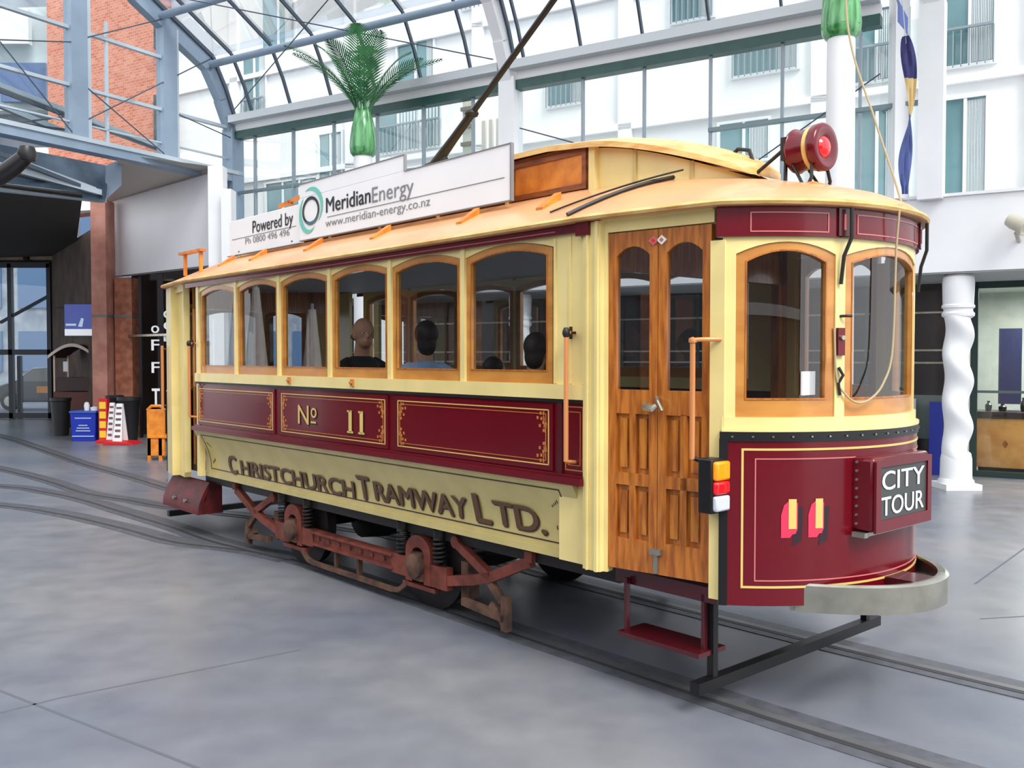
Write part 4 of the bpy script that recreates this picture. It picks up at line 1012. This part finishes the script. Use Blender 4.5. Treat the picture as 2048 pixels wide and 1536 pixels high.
b=MB(); b.cyl((-.14,.0,ztop+.55),(.22,.45,ztop+.15),.018,8); b.cyl((-.05,.02,ztop+.50),(.0,.0,ztop-.1),.006,6); b.cyl((.07,.04,ztop+.4),(.07,.03,zbot-.1),.006,6); b.build('flag_pole',LSTEEL,fl)
b=MB(); b.shell(lambda u,v:(-.10+.22*u,.03+.2*u,ztop+.50-.30*v*(1-.3*u)-.18*u),lambda u,v:(-.10+.22*u,.036+.2*u,ztop+.50-.30*v*(1-.3*u)-.18*u),6,4); b.build('upper_flag',FBL,fl)
for k,(px,w) in enumerate(((1813,28),)):
    p=PX(px,715,12.9); b=MB(); b.box(p.x-w/2/1850*12.9,p.x+w/2/1850*12.9,p.y+.25,p.y+.5,4.1,9.5); struct(b.build('trim_%d'%(20+k),WHITE,smooth=0))

# ---- left end: glazed gable, brick building behind, passage
def GA(a,z,d=0): return HP(14.23+d,a,z)
gm=lambda a,z,d:HP(14.23+d,a,z)
b=MB()
b.mbox(gm,1.55,1.87,5.75,8.5,-.12,.12); b.mbox(gm,3.54,3.86,5.75,9.4,-.12,.12); b.mi(1); b.mbox(gm,1.49,1.55,5.75,8.5,-.1,.1); b.mbox(gm,3.46,3.54,5.75,9.4,-.1,.1)
b.mi(0).mbox(gm,0,9,5.66,5.82,-.15,.15); b.mi(1).mbox(gm,0,9,5.82,5.90,-.18,.05)
b.mbox(gm,.2,9,6.80,6.86,-.05,.05); b.mbox(gm,1.5,9,7.84,7.90,-.05,.05); b.mbox(gm,0,9,6.15,6.18,-.03,.03)
b.mbox(gm,3.05,3.10,5.9,8.2,-.03,.03)
struct(b.build('trim_8',[BLUEST,LSTEEL],smooth=0))
b=MB()
b.add([gm(0,5.9,0),gm(9,5.9,0),gm(9,10.7,0),gm(7,10.6,0),gm(4.5,9.8,0),gm(2.41,8.9,0),gm(1.68,8.5,0),gm(.63,8.0,0),gm(0,6.75,0)],[tuple(range(9))]); struct(b.build('window_30',GLASSH,smooth=0))
b=MB(); ends=[((3.85,7.6),(1.6,8.75)),((3.85,6.05),(.6,8.2)),((6.5,6.9),(3.6,7.65)),((3.85,7.0),(1.8,5.9)),((6.5,8.5),(3.8,5.9)),((1.5,6.8),(.15,6.6))]
for (a,z),(a2,z2) in ends: b.cyl(gm(a,z,-.1),gm(a2,z2,-.1),.012,8)
struct(b.build('trim_9',DKBAR))
# sloping lean-to glazing behind the beam
b=MB()
for (pa,pb,w) in (((-60,148,16.5),(335,300,21),.09),((-60,185,16.5),(255,318,19.5),.10),((-60,315,15.5),(200,385,17.8),.10),((-60,285,15.5),(190,378,17.8),.06)):
    b.bar(PX(*pa),PX(*pb),w)
struct(b.build('trim_10',[LSTEEL],smooth=0))
b=MB()
for (pa,pb,w) in (((-60,160,16.4),(335,306,20.8),.06),((-20,300,15.6),(205,390,17.9),.07),((-60,330,15.4),(150,372,17.8),.07),((-60,235,16),(150,262,18),.04),((0,250,16),(140,232,18),.03),((-60,215,16),(70,262,17),.03)):
    b.bar(PX(*pa),PX(*pb),w)
struct(b.build('trim_11',[DKBAR],smooth=0))
b=MB(); b.hexa([gm(2.95,4.86,.25),gm(12,4.7,.25),gm(12,4.7,.3),gm(2.95,4.86,.3),gm(2.55,5.66,.7),gm(12,5.66,.7),gm(12,5.66,.75),gm(2.55,5.66,.75)]); struct(b.build('wall_leanto',mat('leanto_blue',(96,116,136),.3,rgb2=(60,76,92),scale=1.5),smooth=0))
# lower beam over the passage, and end plate of the soffit box
b=MB(); b.bar(PX(-200,352,14.8),PX(207,398,18.1),.16,.14); struct(b.build('trim_12',LSTEEL,smooth=0))
A=PX(243,318,18.3); Bp=PX(208,345,18.1); Cc=PX(205,405,18.3); D=PX(212,403,20.5); E_=PX(247,345,20.5)
b=MB(); nrm=Vector((-.05,.06,0))
poly=[PX(243,318,18.3),PX(214,330,18.2),PX(206,405,18.2),PX(243,370,18.3)]
b.add([tuple(p) for p in poly]+[tuple(p+nrm) for p in poly],[(0,1,2,3),(7,6,5,4),(0,4,5,1),(1,5,6,2),(2,6,7,3),(3,7,4,0)]); struct(b.build('trim_13',BLUEST,smooth=0))
PANEL=mat('panel_grey',(222,222,226),.6,var=.06,scale=1); 
# bulkhead wall above the shop, soffit between the beam and the wall
Lb=Vector((-9.62,22,0)); Rb=Vector((-6.06,19.04,0))
zt,zb_=5.50,3.76
bk=Vector((.12,.2,0))
b=MB(); b.hexa([(Lb.x,Lb.y,zb_),(Rb.x,Rb.y,zb_),tuple(Rb+bk+Vector((0,0,zb_))),tuple(Lb+bk+Vector((0,0,zb_))),(Lb.x,Lb.y,zt),(Rb.x,Rb.y,zt+.2),tuple(Rb+bk+Vector((0,0,zt+.2))),tuple(Lb+bk+Vector((0,0,zt)))])
ext=Rb+(Rb-Lb).normalized()*1.4
struct(b.build('wall_left',PANEL,smooth=0))
b=MB(); s0=Vector(gm(2.85,5.66,0)); s1=Vector(gm(.05,5.70,0)); s2=Vector((Rb.x,Rb.y,zt+.15)); s3=Vector((Lb.x,Lb.y,zt))
for q in (0,): b.add([s0,s1,s2,s3,s0+Vector((0,0,.1)),s1+Vector((0,0,.1)),s2+Vector((0,0,.1)),s3+Vector((0,0,.1))],[(0,1,2,3),(7,6,5,4),(0,4,5,1),(1,5,6,2),(2,6,7,3),(3,7,4,0)])
struct(b.build('trim_14',mat('soffit_warm',(190,184,174),.7),smooth=0))
b=MB(); b.bar((Rb.x+.1,Rb.y-.2,0),(Rb.x+.1,Rb.y-.2,5.7),.30,.3); b.bar((Rb.x+.38,Rb.y-.4,3.2),(Rb.x+.38,Rb.y-.4,5.2),.34,.2); struct(b.build('trim_15',WHITE,smooth=0))
# piers of the shop
BRK=bpy.data.materials.new('brick'); BRK.use_nodes=True; nt=BRK.node_tree; bs=nt.nodes['Principled BSDF']; tc=nt.nodes.new('ShaderNodeTexCoord'); mp_=nt.nodes.new('ShaderNodeMapping'); mp_.inputs['Rotation'].default_value=(PI/2,0,0)
br=nt.nodes.new('ShaderNodeTexBrick'); br.inputs['Scale'].default_value=3.2; br.inputs['Color1'].default_value=(*srgb((186,104,80)),1); br.inputs['Color2'].default_value=(*srgb((206,136,112)),1); br.inputs['Mortar'].default_value=(*srgb((200,160,140)),1); br.inputs['Mortar Size'].default_value=.02
nt.links.new(tc.outputs['Object'],mp_.inputs[0]); nt.links.new(mp_.outputs[0],br.inputs['Vector']); nt.links.new(br.outputs['Color'],bs.inputs['Base Color']); bs.inputs['Roughness'].default_value=.85
STONE=mat('pink_stone',(196,140,124),.6,rgb2=(168,112,98),scale=3)
BRICKO=mat('brick_pier',(176,110,84),.7,rgb2=(140,84,62),scale=6)
def pier(px,d,w,z1,mt,lab):
    p=PX(px,715,d); b=MB(); b.box(p.x-w/2,p.x+w/2,p.y-.15,p.y+w,0,z1)
    b.mi(1).box(p.x-w/2-.01,p.x+w/2+.01,p.y-.16,p.y+w,2.78,2.83); return tag(b.build('stone_pier',[mt,GRW],smooth=0),lab,'pillar')
pier(205,21.3,.34,5.45,STONE,'tall pink stone pillar beside the dark passage')
pier(253,21.6,.40,3.7,BRICKO,'brown brick pillar under the grey wall panel')
b=MB(); q=Vector((.769,-.639,0))
Ls=Lb+Vector((.35,.6,0)); Rs=Rb+Vector((.9,.4,0))
b.hexa([(Ls.x,Ls.y,0),(Rs.x,Rs.y,0),(Rs.x+.1,Rs.y+.2,0),(Ls.x+.1,Ls.y+.2,0),(Ls.x,Ls.y,4.3),(Rs.x,Rs.y,4.3),(Rs.x+.1,Rs.y+.2,4.3),(Ls.x+.1,Ls.y+.2,4.3)])
struct(b.build('wall_shopfront',mat('shop_dark_brown',(40,34,32),.15,var=.3,scale=1.2,coat=.5),smooth=0))
for k,(px,dp,w) in enumerate(((237,21.9,.05),(282,21.3,.06),(322,20.6,.12))):
    p=PX(px,715,dp); b=MB(); b.box(p.x-w/2,p.x+w/2,p.y-.03,p.y+.03,0,3.7); struct(b.build('trim_%d'%(24+k),DKW,smooth=0))
p=PX(237,715,21.8); p2=PX(345,715,20.2); b=MB(); b.bar((p.x,p.y,p.z-.55+1.05),(p2.x,p2.y,p2.z+.5),.05); struct(b.build('trim_27',STEEL,smooth=0))
# vertical sign letters on the shopfront
for k,(px,ys,txt) in enumerate(((310,(655,690,735,795),'oFFT'),(335,(625,648,672),'oer'))):
    p=PX(px,715,20.4); wl=thing('window_lettering','','')
    for yy,ch in zip(ys,txt):
        z=PX(px,yy,20.4).z; h=.40 if ch=='T' and yy>780 else .24; b=MB()
        put_text(b,ch,p.x-.08,p.x+.10,z-h/2,h,lambda a,z,d:(a,p.y-d,z),0,.03); b.build('letter',WHITE,wl,smooth=0)
    tag(wl,'white vertical letters on the dark shop window, %s row'%('left' if k==0 else 'right'),'lettering')
# passage: ceiling, side walls, far glazed screen
PASS=mat('passage_dark',(46,42,38),.9); 
b=MB(); c0=Vector(gm(3.6,4.86,0)); c1=Vector(gm(11,4.60,0)); k1=PX(-260,715,34); k2=PX(150,715,30)
b.hexa([tuple(c0),tuple(c1),(k1.x-4,k1.y,4.6),(k2.x,k2.y,4.9),tuple(c0+Vector((0,0,.03))),tuple(c1+Vector((0,0,.03))),(k1.x-4,k1.y,4.9),(k2.x,k2.y,5.2)])
struct(b.build('ceiling_passage',PASS,smooth=0))
b=MB(); s0=PX(196,715,21.9); s1=PX(104,715,28.0); b.hexa([(s0.x,s0.y,0),(s1.x,s1.y,0),(s1.x+.3,s1.y,0),(s0.x+.3,s0.y+.1,0),(s0.x,s0.y,4.95),(s1.x,s1.y,4.95),(s1.x+.3,s1.y,4.95),(s0.x+.3,s0.y+.1,4.95)]); struct(b.build('wall_passage',mat('passage_wall',(86,66,54),.8,rgb2=(54,42,36),scale=1.5),smooth=0))
b=MB(); z0=PX(0,528,28).z; s=PX(-400,715,28); e=PX(106,715,28); b.box(s.x,e.x+.3,28,28.2,z0,5.0); 
b.mi(1)
for k in range(9): 
    x=s.x+(e.x-s.x)*k/8; b.box(x-.5,x+.25,27.7,28,z0+.10,z0+.55)
struct(b.build('wall_arch',[PASS,mat('arch_stone',(150,134,116),.8,var=.3)],smooth=0))
b=MB(); x1=e.x
for px in (22,100,-90,-200): x=PX(px,715,27.9).x; b.box(x-.06,x+.06,27.85,28.0,0,z0)
for z in (0.02,PX(0,703,27.9).z-.1,z0-.12): b.box(s.x,x1,27.85,28.0,z,z+.16)
b.bar((PX(0,645,27.9).x,27.92,PX(0,645,27.9).z),(PX(100,590,27.9).x,27.92,PX(100,590,27.9).z),.08); x=PX(38,715,27.9).x; b.box(x-.05,x+.05,27.87,27.98,0,1.9)
struct(b.build('window_31',mat('screen_frame',(40,48,58),.5),smooth=0))
b=MB(); b.add([(s.x,27.95,.1),(x1,27.95,.1),(x1,27.95,z0),(s.x,27.95,z0)],[(0,1,2,3)]); struct(b.build('window_32',GLASSH,smooth=0))
# street beyond: building and car
b=MB(); b.box(-40,-8,44,45,0,10); b.mi(1)
for k in range(12):
    for zz in (1.2,4.2,7.2): b.box(-39+2.6*k,-37.2+2.6*k,43.9,44,zz,zz+1.9)
struct(b.build('wall_street',[mat('street_wall',(150,160,172),.8,rgb2=(112,124,140),scale=1.2),mat('street_window',(74,104,140),.3)],smooth=0))
cp=PX(64,715,33); car=thing('car','dark car with a bright bonnet parked outside the glass screen','car',(cp.x,cp.y,0))
CARB=mat('car_dark',(46,52,60),.25,coat=.6); CARW=mat('car_bonnet',(210,214,220),.3,coat=.5)
prf=[(-.95,.30),(-.98,.62),(-.86,.80),(-.2,1.02),(.45,1.48),(1.2,1.52),(2.2,1.45),(2.6,1.0),(2.7,.6),(2.65,.30)]
b=MB(); b.prism(prf,lambda a,z,d:(a,d,z),-.85,.85); b.build('car_body',CARB,car,bev=.05)
b=MB(); b.prism([(-.90,.80),(-.86,.84),(-.2,1.06),(-.2,1.02)],lambda a,z,d:(a,d,z),-.8,.8); b.prism([(-.15,1.06),(.42,1.49),(.47,1.47),(-.1,1.03)],lambda a,z,d:(a,d,z),-.7,.7); b.build('car_bonnet',CARW,car)
for x in (-.35,1.9):
    b=MB(); b.lathe([(.0,-.1),(.2,-.1),(.32,-.08),(.33,.08),(0,.1)],(x,-.8,.33),20,'y'); b.mi(1).lathe([(0,-.11),(.18,-.11),(.18,-.1)],(x,-.8,.33),16,'y'); b.build('wheel',[BLACK,STEEL],car)
b=MB(); b.box(.6,1.1,-.88,-.85,.62,.85); b.build('door_stripe',mat('stripe_orange',(220,140,60),.4),car)
b=MB(); b.box(-.99,-.93,-.7,-.4,.6,.72); b.build('headlight',WHITE,car)
# hanging display sign
p=PX(157,640,22.5); ds=thing('display_sign','square blue lit sign with a white lower strip hanging on the passage wall','sign',tuple(p))
b=MB(); b.box(-.37,.39,.0,.12,-.40,.40); b.build('sign_case',BLACK,ds)
b=MB(); b.box(-.33,.37,-.02,.0,-.22,.38); b.mi(1).box(-.33,.37,-.02,0,-.38,-.22); b.mi(2).prism([(.0,-.16),(.08,.05),(.14,.03),(.10,-.17)],lambda a,z,d:(a,-.025-d,z),0,.005); b.mi(2).box(-.3,-.05,-.025,-.02,-.14,-.09)
b.build('sign_face',[mat('sign_blue',(72,84,156),.4,emit=(72,84,156),estr=.5),mat('sign_strip',(226,232,240),.4,emit=(226,232,240),estr=.5),mat('sign_pale',(190,214,236),.4,emit=(190,214,236),estr=.4)],ds,smooth=0)
b=MB(); b.bar((-.4,.06,.3),(-.55,.06,.3),.04); b.build('sign_arm',IRON,ds)
# cart with arched canopy
p=PX(142,715,23.0); ct_=thing('vending_cart','dark red vending cart under an arched white-edged canopy','cart',(p.x,p.y,0))
b=MB(); b.box(-.45,.55,.0,.8,.25,1.0); b.build('cart_body',mat('cart_red',(96,44,38),.5),ct_,bev=.01)
for x in (-.43,.5):
    for y in (.03,.75):
        b=MB(); b.box(x-.02,x+.02,y-.02,y+.02,1.0,1.9); b.build('cart_post',mat('cart_post',(216,196,176),.5),ct_)
b=MB(); b.shell(lambda u,v:(-.55+1.2*u,-.05+.95*v,1.88+.30*math.sin(PI*u)),lambda u,v:(-.55+1.2*u,-.05+.95*v,1.84+.30*math.sin(PI*u)),14,1); b.mi(1).shell(lambda u,v:(-.55+1.2*u,-.07,1.82+.30*math.sin(PI*u)+.08*v),lambda u,v:(-.55+1.2*u,-.05,1.82+.30*math.sin(PI*u)+.08*v),14,1); b.build('cart_canopy',[mat('canopy_brown',(70,44,36),.7),mat('canopy_edge',(226,214,206),.6)],ct_)
for x in (-.25,.35):
    b=MB(); b.lathe([(0,-.03),(.2,-.03),(.24,-.02),(.24,.02),(.2,.03),(0,.03)],(x,.0,.24),24,'y'); b.build('wheel',BLACK,ct_)
b=MB(); b.box(-.4,.5,.02,.7,1.02,1.35); b.mi(1).box(-.2,-.08,-.0,.02,1.5,1.75); b.build('cart_display',[mat('cart_dark',(60,36,32),.5),WHITE],ct_)
# planters, crate, signs, stand
def planter(px,d,w,h,lab):
    p=PX(px,715,d); b=MB(); b.lathe([(w*.38,0),(w*.5,h*.9),(w*.54,h*.92),(w*.54,h),(w*.45,h),(w*.43,h*.9),(0,h*.9)],(p.x,p.y,0),24); return tag(b.build('planter',mat('planter_black',(28,30,32),.5),smooth=40),lab,'planter')
planter(120,21.9,.44,.9,'black tub in front of the vending cart')
planter(228,20.8,.36,1.0,'tall black tub behind the wet-floor signs')
planter(256,20.5,.46,.98,'tall black tub between the brick pillar and the orange bench')
p=PX(165,715,20.4); cr=thing('blue_crate','royal blue cube bin with white print, standing left of the signs','bin',(p.x,p.y,0))
b=MB(); b.hexa([(-.26,0,0),(.26,0,0),(.26,.5,0),(-.26,.5,0),(-.28,-.02,.62),(.28,-.02,.62),(.28,.52,.62),(-.28,.52,.62)]); b.build('bin_body',mat('bin_blue',(22,50,178),.45),cr,bev=.01)
b=MB(); b.box(-.30,.30,-.04,.54,.62,.67); b.build('bin_lid',mat('bin_blue2',(60,96,190),.45),cr,bev=.01)
b=MB()
for z,w in ((.50,.18),(.34,.1),(.28,.14),(.22,.16),(.10,.24)): b.box(-w,w,-.026,-.018,z,z+.025)
b.build('bin_lettering',mat('print_pale',(170,190,230),.5),cr,smooth=0)
p=PX(170,715,20.5); b=MB(); b.lathe([(.05,.67),(.06,.78),(.04,.85),(0,.86)],(p.x-.02,p.y+.1,0),14); b.lathe([(.07,.67),(.08,.74),(0,.76)],(p.x+.14,p.y+.1,0),14); tag(b.build('white_bottle',WHITE),'small white bottle standing on the blue bin','bottle')
p=PX(205,715,20.2); ps=thing('barrier_post','red and yellow striped post on a red foot','post',(p.x,p.y,0))
b=MB(); b.box(-.09,.09,-.03,.12,.04,.95); b.build('post_body',mat('sign_red',(206,30,36),.5),ps,bev=.005)
for z in (.10,.31,.52,.73):
    b=MB(); b.box(-.07,.07,-.036,-.03,z,z+.15); b.build('yellow_panel',mat('sign_yellow',(246,206,60),.5),ps,smooth=0)
b=MB(); b.box(-.12,.2,-.15,.2,0,.04); b.build('post_foot',mat('sign_red',(206,30,36),.5),ps)
for k,(px,d,w,lab) in enumerate(((221,20.2,.15,'white narrow upright floor sign next to the striped post'),(236,19.8,.20,'white tapered floor sign leaning on its red foot'))):
    p=PX(px,715,d); fs=thing('floor_sign',lab,'sign',(p.x,p.y,0))
    b=MB(); h=.86
    b.hexa([(-w/2,-.1,.03),(w/2,-.1,.03),(w/2,-.07,.03),(-w/2,-.07,.03),(-w*.32,.04,h),(w*.32,.04,h),(w*.32,.07,h),(-w*.32,.07,h)])
    b.hexa([(-w/2,.22,.03),(w/2,.22,.03),(w/2,.25,.03),(-w/2,.25,.03),(-w*.32,.07,h),(w*.32,.07,h),(w*.32,.10,h),(-w*.32,.10,h)])
    b.build('sign_board',WHITE,fs,smooth=0)
    b=MB()
    for q in range(6): b.box(-w*.28,w*.28,-.09+.022*q,-.08+.022*q,.14+.12*q,.19+.12*q)
    b.build('sign_lettering',mat('print_dull',(120,84,92),.5),fs,smooth=0)
    b=MB(); b.prism([(-.24,0),(.32+.1*k,0),(.30,.05),(-.2,.07)],lambda a,z,dd:(a,dd,z),-.28,.3); b.build('sign_foot',mat('sign_red',(206,30,36),.5),fs,bev=.01)
p=PX(322,715,16.6); bn=thing('orange_bench','orange wooden sandwich bench with a tall end board, behind the tram rear post','bench',(p.x,p.y,0))
b=MB(); b.box(-.26,.06,-.03,.03,.08,.92); b.tube([(-.26,-.0,.90),(-.18,0,.98),(-.02,0,.98),(.06,0,.90)],.03,8); b.build('end_board',ORANGE,bn,bev=.01)
b=MB(); b.box(-.24,.9,-.05,.40,.40,.45); b.build('seat',ORANGE,bn,bev=.008)
for x,y in ((-.22,.0),(-.02,.0),(.8,0),(.8,.35)):
    b=MB(); b.box(x-.03,x+.03,y-.03,y+.03,0,.40); b.build('leg',ORANGE,bn)
b=MB(); b.bar((.08,0,.38),(.32,0,.05),.03); b.bar((.32,0,.38),(.08,0,.05),.03); b.build('cross_brace',IRON,bn)
# stone kerb block behind the tram
p=PX(357,975,13.7); b=MB(); b.box(p.x-.15,p.x+1.0,p.y,p.y+.9,0,.30); tag(b.build('kerb_block',mat('kerb_grey',(140,146,156),.6)),'low grey stone block on the floor behind the tram rear post','block')
# brick building and grey building beyond the gable glass
b=MB(); m2=lambda px,d:PX(px,715,d)
w0=m2(103,27.5); w1=m2(330,25.0)
def wallq(p,q,z0,z1,th,mt,name,n=None):
    b=MB(); d=(q-p); d.z=0; nn=Vector((-d.y,d.x,0)).normalized()*th
    b.hexa([(p.x,p.y,z0),(q.x,q.y,z0),(q.x+nn.x,q.y+nn.y,z0),(p.x+nn.x,p.y+nn.y,z0),(p.x,p.y,z1),(q.x,q.y,z1),(q.x+nn.x,q.y+nn.y,z1),(p.x+nn.x,p.y+nn.y,z1)])
    return struct(b.build(name,mt,smooth=0))
wallq(w0,w1,6.0,16,.5,BRK,'wall_brick')
wallq(m2(-300,30),m2(150,30),5.4,18,.5,mat('grey_building',(150,158,168),.8,rgb2=(110,120,134),scale=.6),'wall_grey')
wallq(m2(-300,29),m2(100,28.6),7.6,8.3,.4,WHITE,'wall_balcony')
wallq(m2(-300,29),m2(108,28.4),9.4,12.5,.4,mat('pale_board',(190,202,206),.7),'wall_panel')
wallq(m2(338,26),m2(520,24),5.5,16,.5,mat('pale_far',(206,212,214),.8),'wall_pale')
wallq(m2(60,24),m2(330,22.6),5.55,6.0,.3,WHITE,'wall_parapet')
def wbox(px0,px1,y0,y1,d,mt,name):
    a=PX(px0,y1,d); c=PX(px1,y0,d); b=MB(); b.box(a.x,c.x,a.y-.12,a.y+.1,a.z,c.z); struct(b.build(name,mt,smooth=0))
wbox(311,329,192,290,24.9,mat('dark_window',(60,68,74),.3),'window_33')
wbox(311,329,55,100,24.9,mat('dark_window',(60,68,74),.3),'window_34')
wbox(5,95,128,205,28.2,mat('blue_window',(76,100,140),.3),'window_35')
wbox(-60,60,20,90,28.0,mat('pane_pale',(206,214,214),.4),'window_36')
# wires: overhead trolley wire, thick cable arm at left
b=MB()
b.tube([PX(-40,372,5.2),PX(0,352,5.2),PX(25,335,5.2),PX(45,318,5.2),PX(56,305,5.2)],[.05,.05,.05,.045,.04],12)
b.lathe([(0,-.05),(.045,-.035),(.052,0),(.04,.04),(0,.05)],PX(54,308,5.2),12)
tag(b.build('pole_arm',BLACK),'thick black curved pole end reaching in from the left','pole')
# left side of the hall (seen in the tram glass): dark shops, grey upper wall, closed umbrellas
b=MB(); b.box(-13.3,-13,-14,13,0,3.2); b.mi(1).box(-13.3,-12.9,-14,13,3.2,6.5); b.mi(2)
for k in range(8): b.box(-13.0,-12.9,-13+3.2*k,-12.6+3.2*k,0,3.2)
struct(b.build('wall_side',[DKW,mat('grey_upper',(112,116,126),.7),BRICKO],smooth=0))
b=MB(); b.box(-13,14,-14.3,-14,0,6.0); b.mi(1).box(-13,14,-14,-13.9,2.9,3.2); struct(b.build('wall_front',[mat('grey_lower',(90,92,98),.6),WHITE],smooth=0))
for k,(x,y,h) in enumerate(((-6.4,9.3,2.5),(-7.6,10.6,2.9),(-9.2,11.6,3.0))):
    u=thing('closed_umbrella','white closed sun umbrella on a pole, %s of the three'%('nearest','middle','farthest')[k],'umbrella',(x,y,0),0,'closed umbrellas on the left of the hall')
    b=MB(); b.lathe([(.05,h),(.08,h-.3),(.17,h-1.2),(.20,h-1.6),(.16,h-1.7),(.0,h-1.65)],(0,0,0),10); b.build('umbrella_cover',WHITE,u,smooth=0)
    b=MB(); b.cyl((0,0,.05),(0,0,h+.08),.025,10); b.lathe([(.28,0),(.28,.06),(.05,.1)],(0,0,0),20); b.build('umbrella_pole',LSTEEL,u)

# ================================================================== LIGHT
w=bpy.data.worlds.new('world'); bpy.context.scene.world=w; w.use_nodes=True; nt=w.node_tree
bg=nt.nodes['Background']; tc=nt.nodes.new('ShaderNodeTexCoord'); n=nt.nodes.new('ShaderNodeTexNoise'); n.inputs['Scale'].default_value=2.2; n.inputs['Detail'].default_value=5
r=nt.nodes.new('ShaderNodeValToRGB'); r.color_ramp.elements[0].position=.3; r.color_ramp.elements[0].color=(.80,.88,1,1); r.color_ramp.elements[1].position=.6; r.color_ramp.elements[1].color=(1,1,1,1)
nt.links.new(tc.outputs['Generated'],n.inputs['Vector']); nt.links.new(n.outputs['Fac'],r.inputs[0]); nt.links.new(r.outputs[0],bg.inputs[0]); bg.inputs[1].default_value=1.85
s=bpy.data.lights.new('sun','SUN'); s.energy=3.4; s.angle=math.radians(25); s.color=(1,.96,.9)
so=bpy.data.objects.new('sun',s); C.objects.link(so); so.rotation_euler=Vector((.35,-.6,.75)).to_track_quat('Z','Y').to_euler()
al=bpy.data.lights.new('shop_fill','AREA'); al.energy=240; al.size=2.2; ao=bpy.data.objects.new('shop_fill',al); C.objects.link(ao); ao.location=HP(-2.0,-3.2,2.95)  # added area fill to lighten the shop interior, without a visible fitting
sc=bpy.context.scene
sc.view_settings.view_transform='Standard'; sc.view_settings.look='None'; sc.view_settings.gamma=1; sc.view_settings.use_curve_mapping=False; sc.view_settings.exposure=0.0
